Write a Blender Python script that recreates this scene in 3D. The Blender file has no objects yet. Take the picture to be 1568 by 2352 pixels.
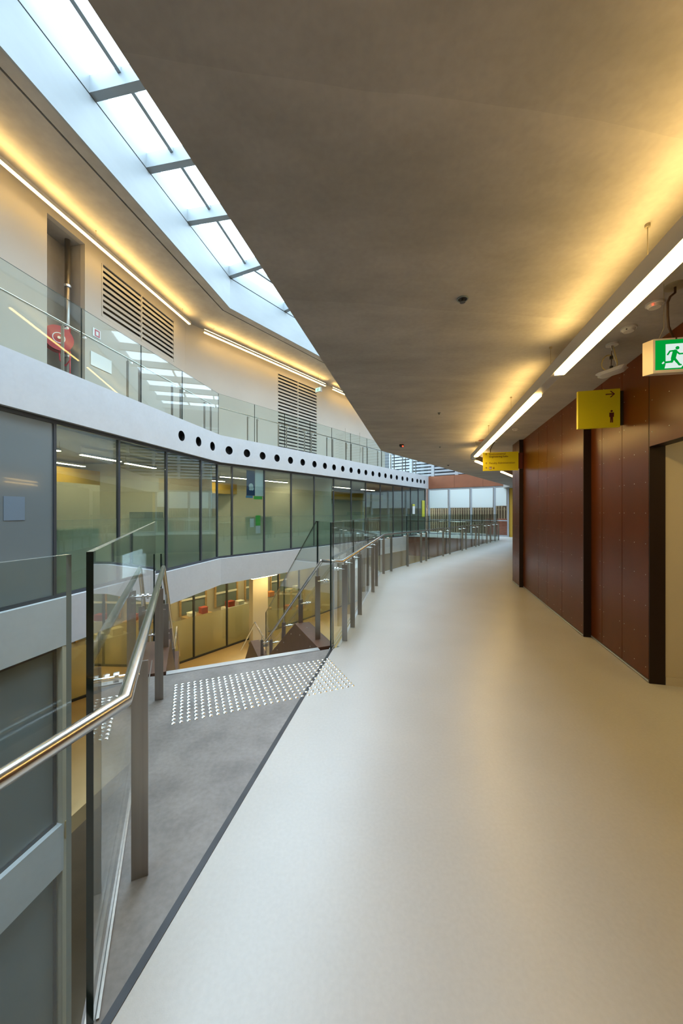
import bpy, bmesh, math, random
from mathutils import Vector, Matrix
random.seed(4)
SC = bpy.context.scene
COL = SC.collection

# ------------------------------------------------------------------ camera
F, YH, H = 820.0, 1176.0, 1.48          # focal length in px of the 1568x2352 frame, horizon row, eye height
cam = bpy.data.cameras.new('camera'); camo = bpy.data.objects.new('camera', cam); COL.objects.link(camo)
cam.sensor_fit = 'VERTICAL'; cam.sensor_height = 36.0; cam.sensor_width = 24.0
cam.lens = 36.0 * F / 2352.0; cam.clip_start = 0.02; cam.clip_end = 300
camo.location = (0, 0, H); camo.rotation_euler = (math.pi / 2, 0, 0)
SC.camera = camo

# ------------------------------------------------------------------ sky, exposure
W = bpy.data.worlds.new('World'); SC.world = W; W.use_nodes = True
bg = W.node_tree.nodes['Background']
bg.inputs[0].default_value = (0.67, 0.845, 1.0, 1); bg.inputs[1].default_value = 7.3
SC.view_settings.view_transform = 'Standard'; SC.view_settings.look = 'None'
SC.view_settings.gamma = 1; SC.view_settings.use_curve_mapping = False
SC.view_settings.exposure = 0.52
SC.cycles.max_bounces = 8; SC.cycles.diffuse_bounces = 4; SC.cycles.glossy_bounces = 4
SC.cycles.transparent_max_bounces = 24; SC.cycles.transmission_bounces = 4
SC.cycles.caustics_reflective = False; SC.cycles.caustics_refractive = False
SC.cycles.sample_clamp_indirect = 6.0
SC.cycles.use_denoising = True

def portal(cx, cy, z, ang, lx, ly):
    l = bpy.data.lights.new('skylight_portal', 'AREA'); l.shape = 'RECTANGLE'; l.size = lx; l.size_y = ly
    l.cycles.is_portal = True
    o = bpy.data.objects.new('skylight_portal', l); COL.objects.link(o)
    o.location = (cx, cy, z); o.rotation_euler = (0, 0, ang)

WARM = (1.0, 0.655, 0.21)
LAMP_DOWN, LAMP_UP = 17.0, 16.5
GAL_DOWN, GAL_UP = 14.0, 30.0

# ------------------------------------------------------------------ helpers: materials
def mat(name, base=(0.5, 0.5, 0.5), rough=0.5, metal=0.0, spec=0.5, emit=None, es=0.0, noise=None, bump=None, coat=0.0, coat_rough=0.1):
    m = bpy.data.materials.new(name); m.use_nodes = True
    nt = m.node_tree; b = nt.nodes['Principled BSDF']
    b.inputs['Base Color'].default_value = (*base, 1); b.inputs['Roughness'].default_value = rough
    b.inputs['Metallic'].default_value = metal; b.inputs['Specular IOR Level'].default_value = spec
    b.inputs['Coat Weight'].default_value = coat; b.inputs['Coat Roughness'].default_value = coat_rough
    if emit:
        b.inputs['Emission Color'].default_value = (*emit, 1); b.inputs['Emission Strength'].default_value = es
    if noise or bump:
        tc = nt.nodes.new('ShaderNodeTexCoord')
    if noise:      # list of (scale xyz, detail, amount): blends base towards base*(1+-amount)
        last = None
        for sc_, det, amt in noise:
            mp = nt.nodes.new('ShaderNodeMapping'); mp.inputs['Scale'].default_value = sc_
            gm = nt.nodes.new('ShaderNodeNewGeometry')
            nt.links.new(gm.outputs['Position'], mp.inputs['Vector'])
            nz = nt.nodes.new('ShaderNodeTexNoise'); nz.inputs['Scale'].default_value = 1.0; nz.inputs['Detail'].default_value = det
            nt.links.new(mp.outputs[0], nz.inputs['Vector'])
            mr = nt.nodes.new('ShaderNodeMapRange'); mr.inputs[1].default_value = 0.3; mr.inputs[2].default_value = 0.7
            mr.inputs[3].default_value = 1 - amt; mr.inputs[4].default_value = 1 + amt
            nt.links.new(nz.outputs[0], mr.inputs[0])
            mx = nt.nodes.new('ShaderNodeMix'); mx.data_type = 'RGBA'; mx.blend_type = 'MULTIPLY'; mx.inputs[0].default_value = 1.0
            if last is None: mx.inputs[6].default_value = (*base, 1)
            else: nt.links.new(last, mx.inputs[6])
            nt.links.new(mr.outputs[0], mx.inputs[7]); last = mx.outputs[2]
        nt.links.new(last, b.inputs['Base Color'])
    if bump:
        sc_, det, dist = bump
        mp = nt.nodes.new('ShaderNodeMapping'); mp.inputs['Scale'].default_value = sc_
        gm = nt.nodes.new('ShaderNodeNewGeometry'); nt.links.new(gm.outputs['Position'], mp.inputs['Vector'])
        nz = nt.nodes.new('ShaderNodeTexNoise'); nz.inputs['Scale'].default_value = 1.0; nz.inputs['Detail'].default_value = det
        nt.links.new(mp.outputs[0], nz.inputs['Vector'])
        bp = nt.nodes.new('ShaderNodeBump'); bp.inputs['Strength'].default_value = 1.0; bp.inputs['Distance'].default_value = dist
        nt.links.new(nz.outputs[0], bp.inputs['Height']); nt.links.new(bp.outputs[0], b.inputs['Normal'])
    return m

def glass_mat(name, tint, r0=0.04, rough=0.0):
    """clear sheet glass: straight-through transmission plus a mirror term that grows at grazing angles"""
    m = bpy.data.materials.new(name); m.use_nodes = True; nt = m.node_tree; nt.nodes.clear()
    o = nt.nodes.new('ShaderNodeOutputMaterial'); mix = nt.nodes.new('ShaderNodeMixShader')
    t = nt.nodes.new('ShaderNodeBsdfTransparent'); t.inputs[0].default_value = (*tint, 1)
    g = nt.nodes.new('ShaderNodeBsdfGlossy'); g.inputs['Roughness'].default_value = rough; g.inputs[0].default_value = (1, 1, 1, 1)
    lw = nt.nodes.new('ShaderNodeLayerWeight'); lw.inputs[0].default_value = 0.5
    p = nt.nodes.new('ShaderNodeMath'); p.operation = 'POWER'; p.inputs[1].default_value = 5.0
    a = nt.nodes.new('ShaderNodeMath'); a.operation = 'MULTIPLY_ADD'; a.inputs[1].default_value = 1 - r0; a.inputs[2].default_value = r0
    nt.links.new(lw.outputs['Facing'], p.inputs[0]); nt.links.new(p.outputs[0], a.inputs[0]); nt.links.new(a.outputs[0], mix.inputs[0])
    nt.links.new(t.outputs[0], mix.inputs[1]); nt.links.new(g.outputs[0], mix.inputs[2]); nt.links.new(mix.outputs[0], o.inputs[0])
    return m

def film_mat(name, col, z0, z1, a0, a1):
    """frosted film whose dots thin out from height z0 (cover a0) to z1 (cover a1)"""
    m = bpy.data.materials.new(name); m.use_nodes = True; nt = m.node_tree; nt.nodes.clear()
    o = nt.nodes.new('ShaderNodeOutputMaterial'); mix = nt.nodes.new('ShaderNodeMixShader')
    t = nt.nodes.new('ShaderNodeBsdfTransparent')
    d = nt.nodes.new('ShaderNodeBsdfDiffuse'); d.inputs[0].default_value = (*col, 1)
    tr = nt.nodes.new('ShaderNodeBsdfTranslucent'); tr.inputs[0].default_value = (*col, 1)
    m2 = nt.nodes.new('ShaderNodeMixShader'); m2.inputs[0].default_value = 0.72
    gm = nt.nodes.new('ShaderNodeNewGeometry'); sx = nt.nodes.new('ShaderNodeSeparateXYZ'); mr = nt.nodes.new('ShaderNodeMapRange')
    mr.interpolation_type = 'SMOOTHSTEP'
    for i, v in enumerate((z0, z1, a0, a1)): mr.inputs[i + 1].default_value = v
    nt.links.new(gm.outputs['Position'], sx.inputs[0]); nt.links.new(sx.outputs[2], mr.inputs[0]); nt.links.new(mr.outputs[0], mix.inputs[0])
    nt.links.new(d.outputs[0], m2.inputs[1]); nt.links.new(tr.outputs[0], m2.inputs[2])
    nt.links.new(t.outputs[0], mix.inputs[1]); nt.links.new(m2.outputs[0], mix.inputs[2]); nt.links.new(mix.outputs[0], o.inputs[0])
    return m

def emit_mat(name, col, s):
    m = bpy.data.materials.new(name); m.use_nodes = True; nt = m.node_tree; nt.nodes.clear()
    o = nt.nodes.new('ShaderNodeOutputMaterial'); e = nt.nodes.new('ShaderNodeEmission')
    e.inputs[0].default_value = (*col, 1); e.inputs[1].default_value = s; nt.links.new(e.outputs[0], o.inputs[0])
    return m

M = {}
M['vinyl'] = mat('pale_vinyl', (0.52, 0.512, 0.50), 0.31, spec=0.5, noise=[((1.2, 1.2, 1), 3, 0.05), ((60, 60, 1), 2, 0.03)], bump=((260, 260, 1), 1, 0.00015))
M['landing'] = mat('grey_vinyl', (0.225, 0.208, 0.203), 0.42, spec=0.4, noise=[((4, 4, 1), 5, 0.22), ((40, 40, 1), 3, 0.10)], bump=((150, 150, 1), 2, 0.0003))
M['tan_floor'] = mat('tan_floor', (0.55, 0.40, 0.20), 0.4, noise=[((2, 2, 1), 3, 0.06)])
M['brown_floor'] = mat('brown_floor', (0.16, 0.13, 0.09), 0.5, noise=[((2, 2, 1), 3, 0.08)])
M['dark_trim'] = mat('dark_metal_trim', (0.035, 0.036, 0.042), 0.4, metal=0.3, noise=[((9, 9, 9), 3, 0.25)])
M['concrete'] = mat('raw_concrete', (0.36, 0.335, 0.31), 0.75, spec=0.25, noise=[((0.5, 1.6, 1), 4, 0.13), ((3.5, 6, 3), 5, 0.08), ((30, 30, 30), 2, 0.04)], bump=((6, 9, 6), 4, 0.002))
def add_joints(m, ang, pitch, width, amt):
    nt = m.node_tree; b = nt.nodes['Principled BSDF']; src = b.inputs['Base Color'].links[0].from_socket
    gm = nt.nodes.new('ShaderNodeNewGeometry'); vm = nt.nodes.new('ShaderNodeVectorMath'); vm.operation = 'DOT_PRODUCT'
    vm.inputs[1].default_value = (math.cos(ang) / pitch, math.sin(ang) / pitch, 0)
    nz = nt.nodes.new('ShaderNodeTexNoise'); nz.inputs['Scale'].default_value = 1.3; nt.links.new(gm.outputs['Position'], nz.inputs['Vector'])
    nt.links.new(gm.outputs['Position'], vm.inputs[0])
    ad = nt.nodes.new('ShaderNodeMath'); ad.operation = 'MULTIPLY_ADD'; ad.inputs[1].default_value = 0.06; nt.links.new(nz.outputs[0], ad.inputs[0]); nt.links.new(vm.outputs['Value'], ad.inputs[2])
    fr = nt.nodes.new('ShaderNodeMath'); fr.operation = 'FRACT'; nt.links.new(ad.outputs[0], fr.inputs[0])
    mr = nt.nodes.new('ShaderNodeMapRange'); mr.inputs[1].default_value = 0.0; mr.inputs[2].default_value = width / pitch; mr.inputs[3].default_value = 1 + amt; mr.inputs[4].default_value = 1.0
    nt.links.new(fr.outputs[0], mr.inputs[0])
    mx = nt.nodes.new('ShaderNodeMix'); mx.data_type = 'RGBA'; mx.blend_type = 'MULTIPLY'; mx.inputs[0].default_value = 1.0
    nt.links.new(src, mx.inputs[6]); nt.links.new(mr.outputs[0], mx.inputs[7]); nt.links.new(mx.outputs[2], b.inputs['Base Color'])
add_joints(M['concrete'], math.pi / 2 + 0.12, 1.22, 0.16, 0.09)
M['concrete_gallery'] = mat('gallery_concrete', (0.36, 0.335, 0.31), 0.75, spec=0.25, noise=[((1.5, 1.0, 1), 4, 0.12), ((6, 6, 3), 5, 0.06)])
M['white'] = mat('white_paint', (0.78, 0.79, 0.80), 0.55, spec=0.3, noise=[((1.3, 1.3, 1.3), 3, 0.03)])
M['spandrel'] = mat('spandrel_paint', (0.60, 0.61, 0.635), 0.5, spec=0.3, noise=[((2.5, 2.5, 2.5), 4, 0.025), ((14, 14, 14), 3, 0.02)])
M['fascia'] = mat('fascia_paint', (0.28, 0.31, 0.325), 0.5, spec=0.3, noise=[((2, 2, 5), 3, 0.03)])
M['cream'] = mat('cream_wall', (0.50, 0.455, 0.395), 0.6, spec=0.25, noise=[((1, 1, 1), 3, 0.03)])
M['beige'] = mat('beige_wall', (0.58, 0.52, 0.40), 0.6, spec=0.25, noise=[((1, 1, 1), 3, 0.03)])
M['room'] = mat('room_wall', (0.62, 0.57, 0.46), 0.7)
M['room_ceiling'] = mat('room_ceiling', (0.42, 0.40, 0.36), 0.8)
M['ochre'] = mat('ochre_bulkhead', (0.52, 0.31, 0.03), 0.6)
M['red'] = mat('maroon_laminate', (0.12, 0.028, 0.004), 0.30, spec=0.24, noise=[((3, 3, 2), 4, 0.12)])
M['red_end'] = mat('maroon_edge_shaded', (0.018, 0.008, 0.006), 0.5, spec=0.3)  # dark brown; the shade on the end faces is also in this colour
M['rivet'] = mat('rivet_metal', (0.6, 0.56, 0.5), 0.35, metal=0.9)
M['brown'] = mat('brown_cladding', (0.12, 0.058, 0.036), 0.42, noise=[((5, 5, 5), 3, 0.12)])
M['terracotta'] = mat('terracotta_panel', (0.27, 0.095, 0.045), 0.55, noise=[((2, 2, 2), 3, 0.08)])
M['steel'] = mat('brushed_steel', (0.62, 0.60, 0.57), 0.22, metal=1.0, bump=((200, 200, 3), 1, 0.00004))
M['post_steel'] = mat('satin_steel', (0.36, 0.335, 0.31), 0.38, metal=1.0, noise=[((60, 60, 2), 2, 0.06)])
M['chrome'] = mat('polished_steel', (0.86, 0.87, 0.88), 0.2, metal=1.0)
M['aluminium'] = mat('aluminium', (0.72, 0.74, 0.77), 0.35, metal=0.85)
M['mullion'] = mat('mullion_paint', (0.045, 0.05, 0.06), 0.4)
M['mullion_light'] = mat('pale_mullion_paint', (0.36, 0.38, 0.42), 0.4)
M['black'] = mat('black_void', (0.006, 0.006, 0.008), 0.6)
M['dark'] = mat('dark_plastic', (0.02, 0.019, 0.018), 0.4)
M['glass'] = glass_mat('balustrade_glass', (0.905, 0.945, 0.925), 0.035)
M['glass_top_lit'] = mat('lit_glass_top_edge', (0.26, 0.30, 0.28), 0.15, spec=0.6)  # light caught by the top edges is painted into this paler colour
M['glass_edge_pale'] = mat('glass_edge_pale', (0.30, 0.33, 0.32), 0.2, spec=0.6)
M['glass_edge'] = mat('glass_edge', (0.006, 0.016, 0.014), 0.12, spec=0.6)
M['pane'] = glass_mat('office_glass', (0.79, 0.88, 0.875), 0.09)
M['skypane'] = glass_mat('skylight_glass', (0.93, 0.97, 0.98), 0.05)
M['grey_glass'] = mat('grey_back_painted_glass', (0.19, 0.225, 0.24), 0.12, spec=0.5, noise=[((0.8, 0.8, 0.8), 2, 0.04)], coat=0.5, coat_rough=0.04)
M['film'] = film_mat('frost_film', (0.54, 0.71, 0.70), 0.1, 2.1, 0.80, 0.12)
M['film_low'] = film_mat('frost_film_low', (0.68, 0.60, 0.38), -3.8, -2.37, 0.70, 0.55)
M['lamp_down'] = emit_mat('lamp_diffuser', WARM, LAMP_DOWN)
M['lamp_up'] = emit_mat('lamp_uplight', WARM, LAMP_UP)
M['gal_down'] = emit_mat('gallery_lamp_diffuser', WARM, GAL_DOWN)
M['gal_up'] = emit_mat('gallery_lamp_uplight', WARM, GAL_UP)
M['room_lamp'] = emit_mat('office_lamp', (1.0, 0.82, 0.50), 38.0)
M['profile'] = mat('lamp_profile', (0.50, 0.47, 0.43), 0.45, metal=0.2)
M['yellow'] = mat('sign_yellow', (0.74, 0.66, 0.012), 0.45)
M['sign_ink'] = mat('sign_ink', (0.10, 0.015, 0.012), 0.5)
M['sign_box'] = mat('exit_box', (0.62, 0.52, 0.40), 0.45)
M['green_lit'] = emit_mat('exit_green', (0.0, 0.30, 0.035), 0.75)
M['white_lit'] = emit_mat('exit_white', (0.80, 0.95, 0.88), 0.62)
M['plastic'] = mat('white_plastic', (0.60, 0.58, 0.55), 0.4)
M['frame_white'] = mat('frame_white', (0.75, 0.75, 0.75), 0.35)
M['wire'] = mat('thin_wire', (0.30, 0.26, 0.18), 0.5, metal=0.5)
M['cable_yellow'] = mat('cable_yellow', (0.62, 0.50, 0.20), 0.5)
M['cable_brown'] = mat('cable_brown', (0.06, 0.03, 0.015), 0.5)
M['hose_red'] = mat('hose_reel_red', (0.46, 0.02, 0.035), 0.4)
M['led_red'] = emit_mat('red_led', (1, 0.05, 0.02), 3.0)
M['green_cab'] = mat('green_cabinet', (0.06, 0.14, 0.09), 0.5)
M['grey_furn'] = mat('grey_furniture', (0.16, 0.19, 0.20), 0.5)
M['timber'] = mat('timber', (0.42, 0.27, 0.12), 0.5, noise=[((3, 3, 20), 3, 0.15)])
M['batten'] = mat('batten_timber', (0.34, 0.24, 0.15), 0.7, noise=[((8, 8, 0.6), 3, 0.25)])
M['brick'] = mat('red_brickwork', (0.36, 0.11, 0.07), 0.8, noise=[((6, 6, 14), 2, 0.2)])
M['paper'] = mat('paper', (0.78, 0.80, 0.80), 0.6)
M['poster_blue'] = mat('poster_blue', (0.03, 0.07, 0.16), 0.5)
M['poster_green'] = mat('poster_green', (0.12, 0.55, 0.10), 0.5)
M['red_item'] = mat('red_folder', (0.42, 0.05, 0.035), 0.5)
M['orange_item'] = mat('orange_box', (0.75, 0.28, 0.06), 0.5)
M['blind'] = mat('blind_fabric', (0.80, 0.84, 0.84), 0.7)
_b = M['blind'].node_tree.nodes['Principled BSDF']
_tr = M['blind'].node_tree.nodes.new('ShaderNodeBsdfTranslucent'); _tr.inputs[0].default_value = (0.8, 0.86, 0.88, 1)
_mx = M['blind'].node_tree.nodes.new('ShaderNodeMixShader'); _mx.inputs[0].default_value = 0.25
_o = M['blind'].node_tree.nodes['Material Output']
M['blind'].node_tree.links.new(_b.outputs[0], _mx.inputs[1]); M['blind'].node_tree.links.new(_tr.outputs[0], _mx.inputs[2]); M['blind'].node_tree.links.new(_mx.outputs[0], _o.inputs[0])

# ------------------------------------------------------------------ helpers: objects
def tag(o, label, cat, group=None, kind=None):
    o['label'] = label; o['category'] = cat
    if group: o['group'] = group
    if kind: o['kind'] = kind
    return o

def thing(name, loc, label, cat, group=None, kind=None):
    o = bpy.data.objects.new(name, None); o.empty_display_size = 0.1; COL.objects.link(o); o.location = loc
    return tag(o, label, cat, group, kind)

def wloc(p):
    v = Vector((0, 0, 0))
    while p: v += p.location; p = p.parent
    return v

def mk(name, verts, faces, m, parent=None, smooth=False, mats=None, fm=None):
    """mesh object from world-space verts; origin at the centre of its base"""
    xs = [v[0] for v in verts]; ys = [v[1] for v in verts]; zs = [v[2] for v in verts]
    c = Vector(((min(xs) + max(xs)) / 2, (min(ys) + max(ys)) / 2, min(zs)))
    me = bpy.data.meshes.new(name)
    me.from_pydata([tuple(Vector(v) - c) for v in verts], [], faces)
    for mm in (mats or [m]): me.materials.append(M[mm] if isinstance(mm, str) else mm)
    if fm: me.polygons.foreach_set('material_index', fm)
    bm = bmesh.new(); bm.from_mesh(me); bmesh.ops.recalc_face_normals(bm, faces=bm.faces); bm.to_mesh(me); bm.free()
    if smooth:
        for p in me.polygons: p.use_smooth = True
    o = bpy.data.objects.new(name, me); COL.objects.link(o)
    o.parent = parent; o.location = c - wloc(parent)
    return o

class G:
    """collects shapes (world space) into one mesh"""
    def __init__(s): s.v = []; s.f = []; s.i = []
    def add(s, v, f, mi=0):
        n = len(s.v); s.v += [tuple(x) for x in v]; s.f += [tuple(a + n for a in q) for q in f]; s.i += [mi] * len(f); return s
    def box(s, a, b, mi=0):
        x0, y0, z0 = a; x1, y1, z1 = b
        return s.add([(x0,y0,z0),(x1,y0,z0),(x1,y1,z0),(x0,y1,z0),(x0,y0,z1),(x1,y0,z1),(x1,y1,z1),(x0,y1,z1)],
                     [(0,3,2,1),(4,5,6,7),(0,1,5,4),(1,2,6,5),(2,3,7,6),(3,0,4,7)], mi)
    def prism(s, pts, z0, z1, mi=0):
        n = len(pts)
        return s.add([(x, y, z0) for x, y in pts] + [(x, y, z1) for x, y in pts],
                     [tuple(range(n - 1, -1, -1)), tuple(range(n, 2 * n))] + [(i, (i + 1) % n, n + (i + 1) % n, n + i) for i in range(n)], mi)
    def bar(s, a, b, w, h, mi=0):
        """box along a->b (3D), w wide sideways, h high, centred"""
        a = Vector(a); b = Vector(b); d = (b - a).normalized()
        side = d.cross(Vector((0, 0, 1)))
        side = Vector((1, 0, 0)) if side.length < 1e-4 else side.normalized()
        up = side.cross(d).normalized()
        v = [p + side * (sx * w / 2) + up * (sz * h / 2) for p in (a, b) for sx, sz in ((-1,-1),(1,-1),(1,1),(-1,1))]
        return s.add(v, [(0,1,2,3),(7,6,5,4),(0,4,5,1),(1,5,6,2),(2,6,7,3),(3,7,4,0)], mi)
    def cyl(s, a, b, r, n=12, r2=None, mi=0):
        a = Vector(a); b = Vector(b); d = (b - a).normalized(); r2 = r if r2 is None else r2
        x = d.orthogonal().normalized(); y = d.cross(x)
        v = [a + (x * math.cos(t) + y * math.sin(t)) * r for t in [2 * math.pi * k / n for k in range(n)]]
        v += [b + (x * math.cos(t) + y * math.sin(t)) * r2 for t in [2 * math.pi * k / n for k in range(n)]]
        return s.add(v, [tuple(range(n - 1, -1, -1)), tuple(range(n, 2 * n))] + [(i, (i + 1) % n, n + (i + 1) % n, n + i) for i in range(n)], mi)
    def tube(s, pts, r, n=14, mi=0):
        pts = [Vector(p) for p in pts]; rings = []; x = None
        for i, p in enumerate(pts):
            if i == 0: d = (pts[1] - p).normalized(); k = 1
            elif i == len(pts) - 1: d = (p - pts[-2]).normalized(); k = 1
            else:
                d1 = (p - pts[i-1]).normalized(); d2 = (pts[i+1] - p).normalized(); d = (d1 + d2).normalized(); k = min(3.0, 1 / max(0.35, d.dot(d1)))
            if x is None: x = d.orthogonal().normalized()
            x = (x - d * x.dot(d)).normalized(); y = d.cross(x)
            if 0 < i < len(pts) - 1:       # mitre: stretch in the bend plane
                m_ = (d2 - d1); m_ = m_ - d * m_.dot(d)
                m_ = m_.normalized() if m_.length > 1e-6 else None
            else: m_ = None
            ring = []
            for q in range(n):
                t = 2 * math.pi * q / n; o = (x * math.cos(t) + y * math.sin(t)) * r
                if m_ is not None: o = o + m_ * (o.dot(m_) * (k - 1))
                ring.append(p + o)
            rings.append(ring)
        v = [q for rg in rings for q in rg]; f = [tuple(range(n - 1, -1, -1)), tuple(range((len(rings) - 1) * n, len(rings) * n))]
        for i in range(len(rings) - 1):
            for q in range(n): f.append((i*n+q, i*n+(q+1)%n, (i+1)*n+(q+1)%n, (i+1)*n+q))
        return s.add(v, f, mi)
    def mk(s, name, m, parent=None, smooth=False, mats=None):
        return mk(name, s.v, s.f, m, parent, smooth, mats, s.i if mats else None)

def vpanel(name, p, q, z0, z1, th, m, parent=None, edge=None, top=None):
    """upright sheet from plan point p to q, th thick (centred)"""
    p = Vector((p[0], p[1])); q = Vector((q[0], q[1])); d = (q - p).normalized(); n = Vector((-d.y, d.x)) * (th / 2)
    g = G()
    c = [p - n, q - n, q + n, p + n]
    v = [(a.x, a.y, z0) for a in c] + [(a.x, a.y, z1) for a in c]
    g.add(v, [(0,1,5,4), (2,3,7,6)], 0); g.add(v, [(1,2,6,5), (3,0,4,7)], 1); g.add(v, [(0,3,2,1), (4,5,6,7)], 2)
    # weld the two copies
    g.v = g.v[:8]; g.f = [tuple(i % 8 for i in f) for f in g.f]
    return g.mk(name, m, parent, mats=[m, edge or m, top or edge or m])

def flat_text(name, txt, size, origin, r, m, parent, depth=0.002):
    cu = bpy.data.curves.new(name, 'FONT'); cu.body = txt; cu.size = size; cu.extrude = depth / 2; cu.resolution_u = 3
    t = bpy.data.objects.new(name, cu); COL.objects.link(t)
    bpy.context.view_layer.update()
    me = bpy.data.meshes.new_from_object(t.evaluated_get(bpy.context.evaluated_depsgraph_get()))
    bpy.data.objects.remove(t); me.name = name
    me.materials.clear(); me.materials.append(M[m])
    o = bpy.data.objects.new(name, me); COL.objects.link(o)
    r = Vector((r[0], r[1], 0)).normalized(); n = Vector((r.y, -r.x, 0))
    for v in me.vertices:
        v.co = r * v.co.x + Vector((0, 0, 1)) * v.co.y + n * v.co.z
    o.parent = parent; o.location = Vector(origin) - wloc(parent)
    return o

def flat_poly(name, polys, origin, r, m, parent, th=0.002):
    """2D outlines (right, up) in metres, extruded towards the viewer side"""
    r = Vector((r[0], r[1], 0)).normalized(); n = Vector((r.y, -r.x, 0)); o = Vector(origin); g = G()
    for pl in polys:
        k = len(pl)
        v = [o + r * a + Vector((0, 0, b)) for a, b in pl]; v += [x + n * th for x in v]
        g.add(v, [tuple(range(k)), tuple(range(2 * k - 1, k - 1, -1))] + [(i, (i + 1) % k, k + (i + 1) % k, k + i) for i in range(k)])
    return g.mk(name, m, parent)

def circ(cx, cy, r, n=16): return [(cx + r * math.cos(2 * math.pi * k / n), cy + r * math.sin(2 * math.pi * k / n)) for k in range(n)]
def capsule(a, b, w):
    a = Vector(a); b = Vector(b); d = (b - a).normalized(); n = Vector((-d.y, d.x)) * w / 2; pts = []
    t0 = math.atan2(n.y, n.x)
    for k in range(6): t = t0 + math.pi * k / 5; pts.append((a.x + math.cos(t) * w / 2, a.y + math.sin(t) * w / 2))
    for k in range(6): t = t0 + math.pi + math.pi * k / 5; pts.append((b.x + math.cos(t) * w / 2, b.y + math.sin(t) * w / 2))
    return pts

def fl(u, v, z=0.0):
    """plan point where the sight line through photo pixel (u, v) meets height z"""
    k = (H - z) / (v - YH)
    return ((u - 784) * k, F * k)

def copy_of(src, parent, loc, rz=0.0):
    o = bpy.data.objects.new(src.name.split('.')[0], src.data); COL.objects.link(o)
    o.parent = parent; o.location = Vector(loc) - wloc(parent); o.rotation_euler = (0, 0, rz)
    return o

class Poly:
    """plan polyline with mitred offsets (positive = left of travel)"""
    def __init__(s, pts): s.p = [Vector(p) for p in pts]
    def off(s, o):
        P = s.p; out = []
        for i in range(len(P)):
            ds = []
            if i > 0: ds.append((P[i] - P[i-1]).normalized())
            if i < len(P) - 1: ds.append((P[i+1] - P[i]).normalized())
            ns = [Vector((-d.y, d.x)) for d in ds]
            if len(ns) == 1: out.append(P[i] + ns[0] * o)
            else:
                b = (ns[0] + ns[1]).normalized(); out.append(P[i] + b * (o / b.dot(ns[0])))
        return out
    def strip(s, o0, o1, y0=None, y1=None):
        a = clip(s.off(o0), y0, y1); b = clip(s.off(o1), y0, y1)
        return [tuple(q) for q in a] + [tuple(q) for q in reversed(b)]

def clip(P, y0, y1):
    """cut a polyline (y rising) to y0..y1"""
    out = []
    y0 = -1e9 if y0 is None else y0; y1 = 1e9 if y1 is None else y1
    for i in range(len(P) - 1):
        a, b = P[i], P[i+1]
        lo, hi = max(a.y, y0), min(b.y, y1)
        if hi <= lo: continue
        A = a + (b - a) * ((lo - a.y) / (b.y - a.y)); B = a + (b - a) * ((hi - a.y) / (b.y - a.y))
        if not out: out.append(A)
        out.append(B)
    return out

def at_y(P, y):
    for i in range(len(P) - 1):
        a, b = P[i], P[i+1]
        if a.y - 1e-6 <= y <= b.y + 1e-6: return a + (b - a) * ((y - a.y) / (b.y - a.y))
    a, b = (P[0], P[1]) if y < P[0].y else (P[-2], P[-1])
    return a + (b - a) * ((y - a.y) / (b.y - a.y))

# ------------------------------------------------------------------ main plan lines
ZGC = 7.87
STO = 3.89                                  # storey height
ZC = 2.90                                   # walkway ceiling
ZG = 1.367                                  # top of the glass balustrades
ZR = 0.93                                   # handrail axis
FAC = Poly([(-6.895, -5.0), (-3.83, 11.34), (5.98, 24.4)])          # face of the curved building across the atrium
RAIL = Poly([(-2.02, -5.0), (-0.632, 1.039)])                       # handrail beside the camera
RWALK = Poly([(0.005, 3.956), (1.018, 8.607), (8.28, 18.8)])        # handrail along the walkway
CEIL = Poly([(-2.04, -5.0), (0.916, 8.258), (9.29, 19.7)])
E_ = Vector((5.98, 24.4)); Q_ = Vector((9.89, 21.3))                # far curtain wall
BR0 = Vector((3.98, 21.75)); BR1 = Vector((8.28, 18.8))             # near edge of the far bridge
S0 = Vector((-0.666, 1.032)); S1 = Vector((-0.0896, 3.865))         # dark strip between walkway and landing
GL0 = Vector((-0.715, 1.015)); GL1 = Vector((-2.19, 4.19))          # glass along the landing
DS = Vector((-0.393, 0.9195)); WS = Vector((0.9195, 0.393))         # stair direction and its right hand
N0 = Vector((-1.59, 3.236)); NW = 1.48                              # top nosing, its length

# ------------------------------------------------------------------ floors
g = G().prism([(-2.13, -5), (-0.735, 0.97), tuple(S0), tuple(S1), (-0.02, 3.93), (0.925, 8.64), (8.22, 18.86), (4.02, 21.75),
               (6.0, 24.4), (9.9, 21.3), (13.0, 23.5), (13.0, 12.0), (7.0, 12.0), (4.6, 7.0), (3.2, 3.0), (8.0, 2.8), (8.0, -5)], -0.30, 0.0)
tag(g.mk('floor', 'vinyl'), 'pale grey vinyl floor of the long walkway', 'floor', kind='structure')
corner = S1 + DS * 0.02
land = [(-0.735, 0.97), tuple(GL0 + Vector((-0.03, 0))), tuple(N0 + Vector((-0.16, -0.03))), tuple(N0), tuple(N0 + WS * (NW + 0.12)), tuple(S1), tuple(S0)]
tag(G().prism(land, -0.30, -0.001).mk('floor', 'landing'), 'grey mottled vinyl floor of the triangular stair landing', 'floor', kind='structure')
d_ = (S1 - S0).normalized(); n_ = Vector((-d_.y, d_.x))
tag(G().prism([tuple(S0 - d_ * 0.3), tuple(S1), tuple(S1 + n_ * 0.028), tuple(S0 - d_ * 0.3 + n_ * 0.028)], -0.02, 0.003).mk('trim_1', 'dark_trim'),
    'dark metal strip between pale walkway floor and grey landing', 'floor trim', kind='structure')
low = [(-14, 5.5), (-14, 30), (16, 30), (16, 2), (-4.66, 2), (-4.7, 5.5)]
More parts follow.
